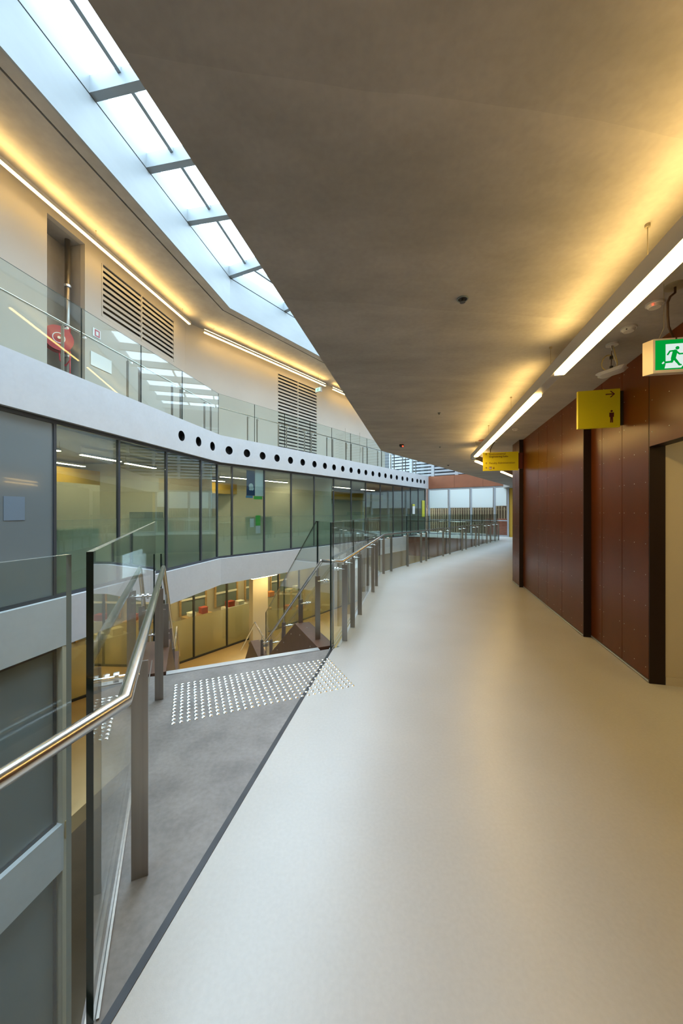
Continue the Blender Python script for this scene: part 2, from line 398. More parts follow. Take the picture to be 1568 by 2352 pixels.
tag(G().prism([(-12, 6.2), (-12, 27), (13, 27), (13, 8), (-4.3, 8.9), (-4.78, 6.2)], -STO - 0.3, -STO).mk('floor', 'tan_floor'), 'tan floor of the storey below, behind the stairs', 'floor', kind='structure')
tag(G().prism([(-12, -5), (-12, 27), (13, 27), (13, -5)], -2 * STO - 0.3, -2 * STO).mk('floor', 'brown_floor'), 'brown floor two storeys below at the bottom of the void', 'floor', kind='structure')
g = G().prism(FAC.strip(0.25, 6.5), -0.25, -0.02)
tag(g.mk('floor', 'grey_furn'), 'dark office floor behind the glazing across the atrium', 'floor', kind='structure')
tag(G().prism(FAC.strip(0.30, 6.5), STO - 0.25, STO).mk('floor', 'vinyl'), 'floor of the upper gallery across the atrium', 'floor', kind='structure')

tag(G().prism(Poly([(-2.1, -5.0), (0.925, 8.64), (9.7, 20.9)]).strip(-2.0, -2.2), -2 * STO, -0.3).mk('wall_right', 'beige'), 'beige wall of the lower storeys under the walkway', 'wall', kind='structure')
tag(G().box((-13.3, -5.3, -8.2), (-13.0, 30, 9.4)).mk('wall_left', 'cream'), 'cream outer wall far behind the offices', 'wall', kind='structure')
# ------------------------------------------------------------------ ceiling over the walkway (slab)
c2 = [tuple(p) for p in CEIL.p]
tag(G().prism(c2 + [(9.6, 21.2), (13.5, 24), (13.5, -5)], ZC, STO).mk('ceiling', 'concrete'), 'broad grey-brown concrete ceiling over the walkway', 'ceiling', kind='structure')
# own-side upper storey and roof, seen only in reflections, closing the space
tag(G().prism([(1.2, -5), (1.4, -5), (4.0, 8.2), (13.4, 21.0), (13.2, 21.2), (3.8, 8.3)], STO, 9.3).mk('wall_right', 'white'), 'white upper wall above the concrete ceiling', 'wall', kind='structure')
tag(G().prism([tuple(p) for p in FAC.off(-4.6)] + [(14, 24.4), (14, -5)], ZGC, 9.3).mk('ceiling', 'white'), 'white roof soffit beside the skylight', 'ceiling', kind='structure')
tag(G().box((-13, -5.3, -8.2), (14, -5.0, 9.4)).mk('wall_back', 'cream'), 'cream end wall behind the viewer', 'wall', kind='structure')

# ------------------------------------------------------------------ right wall: stepped maroon panels
def red_wall(name, p, q, joints, z0, z1, th, label, endface=True, skirt=True):
    p = Vector(p); q = Vector(q); d = (q - p).normalized(); L = (q - p).length; n = Vector((d.y, -d.x))   # n points into the wall
    T = thing(name, (p.x, p.y, 0), label, 'wall', kind='structure')
    js = [0] + joints + [L]; gap = 0.004
    riv = G()
    for a, b in zip(js[:-1], js[1:]):
        A = p + d * (a + gap); B = p + d * (b - gap)
        gg = G().prism([tuple(A), tuple(B), tuple(B + n * 0.012), tuple(A + n * 0.012)], z0 + (0.03 if skirt else 0.0), z1)
        gg.mk('panel', 'red', T)
        k = max(1, round((b - a) / 0.5))
        cols = [a + 0.045] + ([a + (b - a) * 0.5] if (b - a) > 0.45 else []) + [b - 0.045]
        for c in cols:
            z = z0 + 0.12
            while z < z1 - 0.05:
                P = p + d * c; riv.cyl((P.x, P.y, z), (P.x - n.x * 0.0025, P.y - n.y * 0.0025, z), 0.0042, 6); z += 0.27
    ro = riv.mk('rivets', 'rivet', T); ro['kind'] = 'stuff'
    G().prism([tuple(p + n * 0.0125 + d * 0.0), tuple(q + n * 0.0125), tuple(q + n * th), tuple(p + n * th)], z0 + 0.001, z1).mk('backing', 'red_end', T)
    if endface:
        G().prism([tuple(p - d * 0.012), tuple(p), tuple(p + n * th), tuple(p - d * 0.012 + n * th)], z0, z1).mk('end_panel', 'red_end', T)
    if skirt:
        G().prism([tuple(p - n * 0.004), tuple(q - n * 0.004), tuple(q + n * 0.012), tuple(p + n * 0.012)], z0 + 0.008, z0 + 0.024).mk('skirting', 'aluminium', T)
    return T
A1 = Vector((2.660, 3.092)); B1 = Vector((2.992, 4.397)); A2 = Vector((2.872, 4.243)); B2 = Vector((3.57, 7.03)); A3 = Vector((3.498, 7.031)); B3 = Vector((3.632, 7.585))
d1 = (B1 - A1).normalized()
def jt(p, q, us):   # joints given by photo columns
    out = []
    d = (q - p).normalized()
    for u in us:
        k = (u - 784) / F       # p.x+d.x*s = k*(p.y+d.y*s)
        out.append((k * p.y - p.x) / (d.x - k * d.y))
    return sorted(out)
red_wall('wall_right', A1, B1 + d1 * 0.25, jt(A1, B1, [1428, 1382]), 0, ZC, 0.115, 'maroon panel wall with rivets beside the beige doorway')
red_wall('wall_right', A2, B2, jt(A2, B2, [1290, 1256, 1236]), 0, ZC, 0.09, 'middle maroon panel wall with rivets and dark end face')
red_wall('wall_right', A3, B3, jt(A3, B3, [1184]), 0, ZC, 0.10, 'farthest narrow maroon panel wall under the direction sign')
# header over the doorway and wall on towards the camera
OP = A1 - d1 * 1.5
red_wall('wall_right', OP, A1 - d1 * 0.006, [0.35, 0.95], 2.045, ZC, 0.115, 'maroon panel header above the beige doorway', endface=False, skirt=False)
red_wall('wall_right', OP - d1 * 6.4, OP - d1 * 0.01, [1.2, 2.4, 3.6, 4.8, 5.6], 0, ZC, 0.115, 'maroon panel wall nearest the viewer, outside the frame', endface=False)
# doorway recess
n1 = Vector((d1.y, -d1.x))
J = A1 + n1 * 0.115
tag(G().prism([tuple(J + d1 * 0.0), tuple(J + n1 * 4), tuple(J + n1 * 4 + d1 * 0.12), tuple(J + d1 * 0.12)], 0, 2.6).mk('wall_right', 'beige'), 'beige wall inside the doorway at the right edge', 'wall', kind='structure')
tag(G().prism([tuple(J - d1 * 0.004 + n1 * 0.0), tuple(J + n1 * 4 - d1 * 0.004), tuple(J + n1 * 4 - d1 * 0.016), tuple(J - d1 * 0.016)], 0, 0.07).mk('baseboard_right', 'beige'), 'low beige skirting at the foot of the doorway wall', 'skirting', kind='structure')
K1 = OP + n1 * 0.115
tag(G().prism([tuple(K1), tuple(K1 + n1 * 4), tuple(K1 + n1 * 4 - d1 * 0.12), tuple(K1 - d1 * 0.12)], 0, 2.6).mk('wall_right', 'beige'), 'opposite beige wall of the doorway passage, outside the frame', 'wall', kind='structure')
tag(G().prism([tuple(K1), tuple(J), tuple(J + n1 * 4), tuple(K1 + n1 * 4)], 2.34, 2.5).mk('ceiling', 'beige'), 'low beige ceiling inside the doorway passage', 'ceiling', kind='structure')
tag(G().prism([tuple(K1 + n1 * 4), tuple(J + n1 * 4), tuple(J + n1 * 4.1), tuple(K1 + n1 * 4.1)], 0, 2.6).mk('wall_right', 'beige'), 'beige end wall of the doorway passage', 'wall', kind='structure')
dl = K1 + n1 * 0.9 + d1 * 0.8
T = thing('downlight', (dl.x, dl.y, 2.31), 'round downlight added out of view in the passage to light the beige wall', 'lamp')  # unseen lamp, added to give the beige wall its yellow light
G().cyl((dl.x, dl.y, 2.325), (dl.x, dl.y, 2.34), 0.10, 24).mk('rim', 'plastic', T); G().cyl((dl.x, dl.y, 2.315), (dl.x, dl.y, 2.325), 0.08, 24).mk('diffuser', emit_mat('added_downlight_glow', (1, 0.70, 0.26), 75.0), T)
# wall continuing beyond the panels
tag(G().prism([tuple(B3), (10.6, 17.0), (10.8, 16.8), (3.9, 7.4)], 0, ZC).mk('wall_right', 'red'), 'maroon wall turning away behind the far panels', 'wall', kind='structure')

# ------------------------------------------------------------------ building across the atrium
def porthole_band(name, label, line, segs, holes, r, z0, z1, zc):
    """band wall face with round openings; holes = photo columns"""
    T = thing(name, (line.p[1].x, line.p[1].y, z0), label, 'wall', kind='structure')
    g = G(); dep = 0.16
    G().prism(line.strip(dep, 0.30), z0, z1).mk('band_core', 'spandrel', T)
    for i in range(len(line.p) - 1):
        p, q = line.p[i], line.p[i+1]; d = (q - p).normalized(); n = Vector((-d.y, d.x)); L = (q - p).length
        def pt(s, z, o=0.0):
            a = p + d * s + n * o; return (a.x, a.y, z)
        ss = []
        for u in holes:
            k = (u - 784) / F; s = (k * p.y - p.x) / (d.x - k * d.y)
            if r < s < L - r * 0.6: ss.append(s)
        ss.sort(); cur = 0.0; rr = r + 0.03
        for s in ss + [None]:
            e = L if s is None else s - rr
            if e > cur + 1e-4: g.add([pt(cur, z0), pt(e, z0), pt(e, z1), pt(cur, z1)], [(0, 1, 2, 3)])
            if s is None: break
            cur = s + rr; N = 32
            out = []
            for k in range(N):
                t = 2 * math.pi * k / N; cx, cz = math.cos(t), math.sin(t)
                m_ = min(rr / abs(cx) if abs(cx) > 1e-6 else 1e9, ((z1 - zc) / cz) if cz > 1e-6 else ((zc - z0) / -cz if cz < -1e-6 else 1e9))
                out.append(pt(s + cx * m_, zc + cz * m_))
            inn = [pt(s + math.cos(2*math.pi*k/N) * r, zc + math.sin(2*math.pi*k/N) * r) for k in range(N)]
            g.add(out + inn, [(k, (k+1) % N, N + (k+1) % N, N + k) for k in range(N)])
            # corner fillers
            for sx in (-1, 1):
                for zz, sg in ((z1, 1), (z0, -1)):
                    c = (s + sx * rr, zz)
                    cand = [k for k in range(N) if math.cos(2*math.pi*k/N) * sx > 0 and math.sin(2*math.pi*k/N) * sg > 0]
                    for k in range(N):
                        k2 = (k + 1) % N
                        if k in cand and k2 in cand:
                            a, b = Vector(out[k]), Vector(out[k2])
                            onz = lambda w: abs(w.z - zz) < 1e-5
                            if onz(a) != onz(b): g.add([out[k], out[k2], pt(*c)], [(0, 1, 2)])
            w = G()
            fr = [pt(s + math.cos(2*math.pi*k/N) * r, zc + math.sin(2*math.pi*k/N) * r) for k in range(N)]
            bk = [pt(s + math.cos(2*math.pi*k/N) * r, zc + math.sin(2*math.pi*k/N) * r, 0.12) for k in range(N)]
            w.add(fr + bk, [(k, (k+1) % N, N + (k+1) % N, N + k) for k in range(N)] + [tuple(range(N, 2*N))])
            w.mk('porthole', 'black', T)
        g.add([pt(0, z1), pt(L, z1), pt(L, z1, dep), pt(0, z1, dep)], [(0, 1, 2, 3)]); g.add([pt(0, z0), pt(L, z0), pt(L, z0, dep), pt(0, z0, dep)], [(0, 1, 2, 3)])
    p, q = line.p[-2], line.p[-1]; d = (q - p).normalized(); n = Vector((-d.y, d.x))
    e = [q, q + n * dep]; g.add([(e[0].x, e[0].y, z0), (e[1].x, e[1].y, z0), (e[1].x, e[1].y, z1), (e[0].x, e[0].y, z1)], [(0, 1, 2, 3)])
    g.mk('band_face', 'spandrel', T)
    return T
HOLES = [417, 456, 488, 526, 567, 603, 636, 667, 695, 722, 746, 767, 787, 806, 824, 840, 856, 871, 885, 898, 911, 924, 935, 947, 958, 966, 974]
porthole_band('wall_left', 'upper white band wall with a row of black round portholes', FAC, None, HOLES, 0.135, 3.06, STO + 0.03, 3.48)
tag(G().prism(FAC.strip(0.0, 0.28, None, 21.72), -0.83, 0.0).mk('wall_left', 'spandrel'), 'white band wall below the office windows, level with the walkway', 'wall', kind='structure')
FLOW = Poly([(-6.895, -5.0), (-4.80, 6.17)])
tag(G().prism(FLOW.strip(0.0, 0.28), -STO - 0.80, -STO).mk('wall_left', 'spandrel'), 'white band wall one storey down at the lower left', 'wall', kind='structure')

def glazing(name, label, line, ys, z0, z1, off, solid_to, film, pane='pane', mull='mullion', mw=0.05, md=0.06, doubles=()):
    """storey-high glazing: opaque grey panes up to solid_to, clear panes after"""
    T = thing(name, (at_y(line.p, ys[0]).x, ys[0], z0), label, 'window', kind='structure')
    P = line.off(off)
    for y in ys:
        a = at_y(P, y); b = at_y(P, y + 0.05); d = (b - a).normalized(); n = Vector((-d.y, d.x)); w = mw
        q = [a - d * w / 2 - n * md / 2, a + d * w / 2 - n * md / 2, a + d * w / 2 + n * md / 2, a - d * w / 2 + n * md / 2]
        G().prism([tuple(v) for v in q], z0, z1).mk('mullion', mull, T)
    for ya, yb in zip(ys[:-1], ys[1:]):
        a = at_y(P, ya); b = at_y(P, yb); d = (b - a).normalized()
        if yb <= solid_to + 1e-3:
            vpanel('grey_pane', a + d * mw / 2, b - d * mw / 2, z0, z1, 0.02, 'grey_glass', T)
        else:
            n = Vector((-d.y, d.x))
            vpanel('pane', a + d * mw / 2, b - d * mw / 2, z0, z1, 0.012, pane, T)
            if film: 
                fa, fb = a + d * mw / 2 + n * 0.02, b - d * mw / 2 + n * 0.02; ft = film[1]
                mk('frosted_film', [(fa.x, fa.y, z0), (fb.x, fb.y, z0), (fb.x, fb.y, ft), (fa.x, fa.y, ft)], [(0, 1, 2, 3)], film[0], T)
    for zz, hh in ((z0, 0.06), (z1 - 0.07, 0.07)):
        Pc = clip(line.off(off - md / 2), ys[0], ys[-1]); Pd = clip(line.off(off + md / 2), ys[0], ys[-1])
        G().prism([tuple(q) for q in Pc] + [tuple(q) for q in reversed(Pd)], zz, zz + hh).mk('track', mull, T)
    return T
YS = [-4.8, -3.3, -1.8, -0.3, 1.4, 3.0, 4.6, 6.12, 7.48, 8.95, 10.44, 11.33, 11.81, 12.91, 14.0, 15.09, 16.15, 17.25, 18.28, 19.44, 20.6, 21.5, 22.4, 23.3, 24.2]
glazing('window_1', 'tall office windows with dark mullions across the atrium', FAC, YS, 0.0, 3.06, 0.12, 6.12, ('film', 2.2))
glazing('window_2', 'grey glass panels one storey below at the far left', FLOW, [-4.8, -2.0, 0.4, 2.2, 4.2, 6.12], -STO, -0.83, 0.12, 6.2, None)
glazing('window_3', 'grey glass panels two storeys below at the lower left', FLOW, [-4.8, -2.0, 0.4, 2.2, 4.2, 6.12], -2 * STO, -STO - 0.8, 0.12, 6.2, None)
# lower storey return wall and set-back glazing
r0 = at_y(FLOW.p, 6.15)
tag(G().prism([(r0.x, r0.y), (r0.x - 4.0, r0.y + 0.8), (r0.x - 4.0, r0.y + 0.95), (r0.x, r0.y + 0.15)], -2 * STO, -0.83).mk('wall_left', 'beige'), 'beige return wall of the storey below', 'wall', kind='structure')
LOWL = Poly([(-8.46, 9.0), (-5.857, 12.47), (4.0, 25.6)])
YL = [9.4, 10.65, 11.9, 13.07, 14.2, 15.3, 16.4, 17.5, 18.6, 19.7, 20.8, 21.9]
glazing('window_4', 'frosted office glazing with dark mullions on the storey below', LOWL, YL, -STO, -0.30, 0.0, 0, ('film_low', -2.37), pane='glass', mw=0.05, md=0.08)
tag(G().prism(FAC.strip(0.3, 6.5, 6.3), -0.9, -0.26).mk('ceiling', 'cream'), 'cream ceiling of the storey below', 'ceiling', kind='structure')

# rooms behind the office windows
tag(G().prism(FAC.strip(4.6, 4.8), -0.02, 3.3).mk('wall_left', 'room'), 'beige back wall of the offices across the atrium', 'wall', kind='structure')
tag(G().prism(FAC.strip(0.3, 4.6), 2.98, 3.2).mk('ceiling', 'room_ceiling'), 'office ceiling behind the windows across the atrium', 'ceiling', kind='structure')
tag(G().prism(FAC.strip(3.6, 4.6), 2.28, 2.74).mk('trim_2', 'ochre'), 'ochre bulkhead band along the back of the offices', 'bulkhead', kind='structure')
for y, lb in ((6.2, 'pale partition wall between the grey panes and first office'), (11.2, 'pale partition wall behind the bend of the office windows'), (16.2, 'pale partition wall deep in the office row')):
    a = at_y(FAC.off(0.22), y); b = at_y(FAC.off(4.6), y); d = (b - a).normalized(); nn = Vector((-d.y, d.x)) * 0.06
    tag(G().prism([tuple(a - nn), tuple(b - nn), tuple(b + nn), tuple(a + nn)], -0.02, 2.98).mk('wall_left', 'room'), lb, 'wall', kind='structure')
tag(G().prism(FAC.strip(2.3, 2.42, 6.6, 9.6), -0.02, 2.2).mk('wall_left', 'beige'), 'warm beige screen wall inside the first office', 'wall', kind='structure')
k = 0
for y, o in ((7.0, 1.4), (8.6, 1.4), (10.0, 1.5), (12.0, 1.5), (13.6, 1.5), (15.2, 1.5), (17.2, 1.5), (19.0, 1.5), (21.0, 1.5), (7.8, 3.2), (9.6, 3.2), (12.8, 3.2), (14.6, 3.2)):
    P = FAC.off(o); a = at_y(P, y - 0.55); b = at_y(P, y + 0.55); k += 1
    ORD = ('first', 'second', 'third', 'fourth', 'fifth', 'sixth', 'seventh', 'eighth', 'ninth')
    T = thing('office_lamp', (a.x, a.y, 2.78), (f'{ORD[k-1]} linear lamp from the left in the front row behind the office windows' if k <= 9 else f'{ORD[k-10]} linear lamp from the left in the rear row of the offices'), 'lamp', 'linear lamps inside the offices across the atrium')
    G().bar((a.x, a.y, 2.80), (b.x, b.y, 2.80), 0.09, 0.05).mk('housing', 'profile', T)
    G().bar((a.x, a.y, 2.768), (b.x, b.y, 2.768), 0.08, 0.012).mk('diffuser', 'room_lamp', T)
    for q in (a, b): G().cyl((q.x, q.y, 2.825), (q.x, q.y, 2.975), 0.004, 6).mk('suspension_wire', 'wire', T)
def cabinet(p, rz, w, d, h, m, label, cat='cabinet', z=-0.02, doors=2, group=None):
    T = thing('cabinet', (p[0], p[1], z), label, cat, group)
    c, s = math.cos(rz), math.sin(rz)
    def loc(x, y): return (p[0] + c * x - s * y, p[1] + s * x + c * y)
    G().prism([loc(-w/2, -d/2), loc(w/2, -d/2), loc(w/2, d/2), loc(-w/2, d/2)], z, z + h).mk('body', m, T)
    for i in range(doors):
        x0 = -w/2 + w / doors * i + 0.01; x1 = -w/2 + w / doors * (i + 1) - 0.01
        D = G().prism([loc(x0, -d/2 - 0.02), loc(x1, -d/2 - 0.02), loc(x1, -d/2 - 0.002), loc(x0, -d/2 - 0.002)], z + 0.05, z + h - 0.02).mk('door', m, T)
        hx = x1 - 0.05 if i == 0 else x0 + 0.05
        G().prism([loc(hx - 0.01, -d/2 - 0.045), loc(hx + 0.01, -d/2 - 0.045), loc(hx + 0.01, -d/2 - 0.021), loc(hx - 0.01, -d/2 - 0.021)], z + h * 0.5, z + h * 0.5 + 0.15).mk('handle', 'chrome', D)
    return T
for y, o, w, h, m, lb in ((7.35, 0.9, 0.7, 1.15, 'green_cab', 'dark green cabinet behind the first frosted office window'), (9.6, 0.85, 0.8, 1.25, 'green_cab', 'dark green cabinet behind the third office window'),
                       (10.35, 1.6, 0.8, 1.5, 'grey_furn', 'tall grey cabinet just before the bend of the windows'), (12.3, 2.6, 1.2, 1.0, 'grey_furn', 'low grey cabinet just past the bend of the windows'),
                       (14.6, 1.6, 1.0, 1.3, 'green_cab', 'green cabinet in the office past the posters'), (17.6, 1.4, 1.0, 1.9, 'paper', 'white cabinet far along the office windows'), (19.8, 1.4, 1.0, 1.5, 'green_cab', 'green cabinet at the far end of the offices')):
    a = at_y(FAC.off(o), y); b = at_y(FAC.off(o), y + 0.1); an = math.atan2((b - a).y, (b - a).x)
    cabinet((a.x, a.y), an, w, 0.45, h, m, lb)
# sheets taped to the inside of the glass
def sheet(y, w, z0, z1, m, label, o=0.131):
    P = FAC.off(o); a = at_y(P, y); b = at_y(P, y + 0.1); d = (b - a).normalized()
    return tag(vpanel('notice_sheet', a, a + d * w, z0, z1, 0.004, m), label, 'poster')
sheet(5.35, 0.30, 1.35, 1.72, mat('pale_blue_sheet', (0.17, 0.23, 0.30), 0.5), 'pale blue sheet on the grey glass at the far left', 0.106)
s_ = sheet(12.30, 0.36, 2.05, 2.92, 'poster_blue', 'dark blue poster with a pale globe picture')
sheet(12.60, 0.42, 2.05, 2.98, 'paper', 'large white sheet beside the dark blue poster')
sheet(12.55, 0.38, 1.93, 2.04, 'poster_green', 'lime green strip under the white sheet')
sheet(12.28, 0.30, 1.97, 2.045, mat('pale_blue_strip', (0.12, 0.3, 0.5), 0.5), 'light blue strip under the dark blue poster')
sheet(12.42, 0.17, 0.95, 1.25, 'paper', 'narrow white notice left of the green poster')
sheet(12.62, 0.21, 1.0, 1.36, 'poster_green', 'bright green poster on the office window')
sheet(12.62, 0.21, 0.72, 0.99, 'paper', 'white notice below the bright green poster')
sheet(23.70, 0.42, 1.15, 2.25, mat('notice_yellow', (0.62, 0.60, 0.05), 0.5), 'tall yellow notice panel at the far end of the office windows', 0.085)
sheet(22.55, 0.34, 1.35, 1.85, 'paper', 'white notice at the far office door', 0.085)
sheet(22.55, 0.34, 1.86, 1.98, M['notice_yellow'] if 'notice_yellow' in M else bpy.data.materials['notice_yellow'], 'yellow heading strip over the far white notice', 0.085)
P = FAC.off(0.1285); a = at_y(P, 12.40); d = (at_y(P, 12.5) - a).normalized()
g = G()
for cx, cz, rr in ((0.07, 2.38, 0.10), (0.12, 2.30, 0.07), (0.03, 2.28, 0.05)):
    pts = [(a.x + d.x * (cx + x), a.y + d.y * (cx + x), cz + zz) for x, zz in circ(0, 0, rr)]
    g.add(pts, [tuple(range(len(pts)))])
o = g.mk('globe_print', 'paper', s_)

# ------------------------------------------------------------------ upper gallery across the atrium
GW = FAC.off(1.5)
ZGC = 7.87
wall_l = thing('wall_left', (GW[1].x, GW[1].y, STO), 'cream back wall of the upper gallery with louvres', 'wall', kind='structure')
def gal_piece(y0, y1, z0, z1, m='cream', name='wall_panel', o0=1.5, o1=1.62):
    a = clip(FAC.off(o0), y0, y1)
    bb = FAC.off(o1)
    q = []
    for pnt in reversed(a):
        # matching points on the rear line: same station
        q.append(pnt)
    A, B = a, [at_y(bb, p.y + (bb[1].y - FAC.off(o0)[1].y)) if False else p for p in a]
    g = G()
    n = []
    for i, p in enumerate(a):
        d = (a[min(i+1, len(a)-1)] - a[max(i-1, 0)]).normalized(); n.append(Vector((-d.y, d.x)) * (o1 - o0))
    g.prism([tuple(p) for p in a] + [tuple(p + nn) for p, nn in reversed(list(zip(a, n)))], z0, z1)
    return g.mk(name, m, wall_l)
def yw(u, poly=GW):      # y on the gallery wall at photo column u
    k = (u - 784) / F
    for i in range(len(poly) - 1):
        p, q = poly[i], poly[i+1]; d = q - p
        t = (k * p.y - p.x) / (d.x - k * d.y)
        if -1e-6 <= t <= 1 + 1e-6: return p.y + d.y * t
    return None
yr0, yr1 = yw(108), yw(195); yl0, yl1, yl2 = yw(233), yw(325), yw(400); ym0, ym1, ym2 = yw(637), yw(684), yw(728)
gal_piece(-5, yr0, STO, ZGC); gal_piece(yr0, yr1, 7.68, ZGC); gal_piece(yr1, yl0, STO, ZGC)
gal_piece(yl0, yl2, STO, 6.27); gal_piece(yl0, yl2, 7.55, ZGC); gal_piece(yl2, ym0, STO, ZGC)
gal_piece(ym0, ym2, 7.42, ZGC); gal_piece(ym2, at_y(GW, 22.6).y, STO, ZGC)
# recess for the hose reel
na0, na1 = at_y(GW, yr0), at_y(GW, yr1); dn = (na1 - na0).normalized(); nch = Vector((-dn.y, dn.x))
g = G().prism([tuple(na0 + nch * 0.55), tuple(na1 + nch * 0.55), tuple(na1 + nch * 0.65), tuple(na0 + nch * 0.65)], STO, ZGC)
g.prism([tuple(na0 + nch * 0.121), tuple(na0 + nch * 0.55), tuple(na0 + nch * 0.55 - dn * 0.1), tuple(na0 + nch * 0.121 - dn * 0.1)], STO, ZGC)
g.prism([tuple(na1 + nch * 0.121), tuple(na1 + nch * 0.55), tuple(na1 + nch * 0.55 + dn * 0.1), tuple(na1 + nch * 0.121 + dn * 0.1)], STO, ZGC)
g.prism([tuple(na0 + nch * 0.121), tuple(na1 + nch * 0.121), tuple(na1 + nch * 0.549), tuple(na0 + nch * 0.549)], 7.68, ZGC)
g.mk('recess_lining', 'concrete_gallery', wall_l)
def louvre(name, label, y0, ymid, y1, z0, z1, n):
    a, c, b = at_y(GW, y0), at_y(GW, ymid), at_y(GW, y1); d = (b - a).normalized(); nn = Vector((-d.y, d.x))
    T = thing(name, (a.x, a.y, z0), label, 'louvre', 'wall louvres of the upper gallery', kind='structure')
    G().prism([tuple(a + nn * 0.05), tuple(b + nn * 0.05), tuple(b + nn * 0.1), tuple(a + nn * 0.1)], z0, z1).mk('dark_back', 'black', T)  # black sheet stands in for the shade between the slats
    fw = 0.035
    for q in (a + d * fw / 2, c, b - d * fw / 2):
        G().prism([tuple(q - d * fw / 2 - nn * 0.01), tuple(q + d * fw / 2 - nn * 0.01), tuple(q + d * fw / 2 + nn * 0.049), tuple(q - d * fw / 2 + nn * 0.049)], z0, z1).mk('frame_post', 'cream', T)
    st = (z1 - z0) / n
    for (p, q) in ((a + d * fw, c - d * fw / 2), (c + d * fw / 2, b - d * fw)):
        for i in range(n):
            zz = z0 + st * i
            v = []
            for e in (p, q):
                v += [(e.x, e.y, zz + st * 0.02), (e + nn * 0.0).to_tuple() + (zz + st * 0.56,), (e + nn * 0.012).to_tuple() + (zz + st * 0.56,), (e + nn * 0.012).to_tuple() + (zz + st * 0.02,)]
            mk('slat', v, [(0,1,2,3), (7,6,5,4), (0,4,5,1), (1,5,6,2), (2,6,7,3), (3,7,4,0)], 'cream', T)
louvre('wall_louvre', 'wide two-bay wall louvre beside the hose reel recess', yl0, yl1, yl2, 6.27, 7.55, 9)
louvre('wall_louvre', 'tall two-bay louvre door further along the gallery wall', ym0, ym1, ym2, STO, 7.42, 24)
# doors further along
def wall_door(y, w, label):
    a = at_y(GW, y); d = (at_y(GW, y + 0.1) - a).normalized(); nn = Vector((-d.y, d.x)); b = a + d * w
    T = thing('door_1', (a.x, a.y, STO), label, 'door', kind='structure')
    G().prism([tuple(a - nn * 0.02), tuple(b - nn * 0.02), tuple(b - nn * 0.001), tuple(a - nn * 0.001)], STO, STO + 2.1).mk('door_leaf', 'cream', T)
    h = a + d * 0.1 - nn * 0.06; G().bar((h.x, h.y, STO + 1.0), (h.x, h.y, STO + 1.25), 0.02, 0.03).mk('handle', 'steel', T)
wall_door(19.2, 0.95, 'white door with steel handle on the upper gallery')
wall_door(20.3, 0.95, 'second white door on the upper gallery, nearer the slatted windows')
# gallery ceiling with a groove along its edge
tag(G().prism(FAC.strip(-0.06, 2.2), ZGC, 8.05).mk('ceiling', 'concrete_gallery'), 'concrete ceiling of the upper gallery', 'ceiling', kind='structure')
tag(G().prism(FAC.strip(-0.10, -0.062), ZGC + 0.05, 8.05).mk('trim_3', 'dark'), 'dark shadow groove along the gallery ceiling edge', 'groove', kind='structure')  # dark infill stands in for the shade inside the groove
tag(G().prism(FAC.strip(-0.32, -0.10), ZGC, 8.05).mk('trim_4', 'concrete_gallery'), 'concrete edge strip between groove and skylight fascia', 'ceiling edge', kind='structure')
tag(G().prism(FAC.strip(-0.36, -0.321), ZGC + 0.0, 8.80).mk('trim_5', 'fascia'), 'pale blue-white fascia below the skylight', 'fascia', kind='structure')
tag(G().prism(FAC.strip(-0.345, -0.30), 8.80, 8.83).mk('trim_6', 'dark'), 'thin dark joint line above the fascia', 'joint', kind='structure')

# ------------------------------------------------------------------ skylight
SK = thing('window_5', (-4.2, 7.5, 8.82), 'long bright skylight with cross beams and thin purlins', 'skylight', kind='structure')
G().prism(FAC.strip(-0.36, -0.30), 8.83, 9.16).mk('curb', 'fascia', SK)
G().prism(FAC.strip(-4.6, -4.54), 7.9, 9.16).mk('curb', 'fascia', SK)
L0, L1 = FAC.off(-0.36), FAC.off(-4.54); C0, C1 = FAC.off(-1.95), FAC.off(-2.03)
def beam_y(v): return 7.34 * F / (YH - v)
s_seg1 = [-3.6, -2.2, -0.8, 0.6, 2.1, 3.5, 4.92, 6.33, 7.69, 9.1]
bays = []
d1f = (FAC.p[1] - FAC.p[0]).normalized(); n1f = Vector((d1f.y, -d1f.x)); d2f = (FAC.p[2] - FAC.p[1]).normalized(); n2f = Vector((d2f.y, -d2f.x))
ends = []
for y in s_seg1:
    a = at_y(L0, y); ends.append((a, a + n1f * 4.18))
kk = (L0[1], L1[1]); ends.append(kk)
for y in (13.1, 14.6, 16.1, 17.6, 19.1, 20.6, 22.1, 23.6):
    a = at_y(L0, y); b = a + n2f * 4.18; ends.append((a, b))
# spread beams between the last seg1 beam and the bend evenly
for a, b in ends:
    d = (b - a).normalized(); s = Vector((-d.y, d.x)) * 0.075
    G().prism([tuple(a - s), tuple(b - s), tuple(b + s), tuple(a + s)], 8.83, 9.14).mk('beam', 'fascia', SK)
for (a, b), (c, e) in zip(ends[:-1], ends[1:]):
    m0, m1 = a.lerp(b, 0.145), c.lerp(e, 0.145); k0, k1 = a.lerp(b, 0.57), c.lerp(e, 0.57)
    for g0_, g1_ in ((m0, m1), (k0, k1)): G().bar((g0_.x, g0_.y, 9.09), (g1_.x, g1_.y, 9.09), 0.07, 0.10).mk('purlin', 'fascia', SK)
    for p, q, r_, t_ in ((a, m0, m1, c), (m0, k0, k1, m1), (k0, b, e, k1)):
        mk('pane', [(p.x, p.y, 9.15), (q.x, q.y, 9.15), (r_.x, r_.y, 9.15), (t_.x, t_.y, 9.15)], [(0, 1, 2, 3)], 'skypane', SK)
mid1 = (FAC.p[0] + FAC.p[1]) / 2 + n1f * 2.45; mid2 = (FAC.p[1] + FAC.p[2]) / 2 + n2f * 2.45
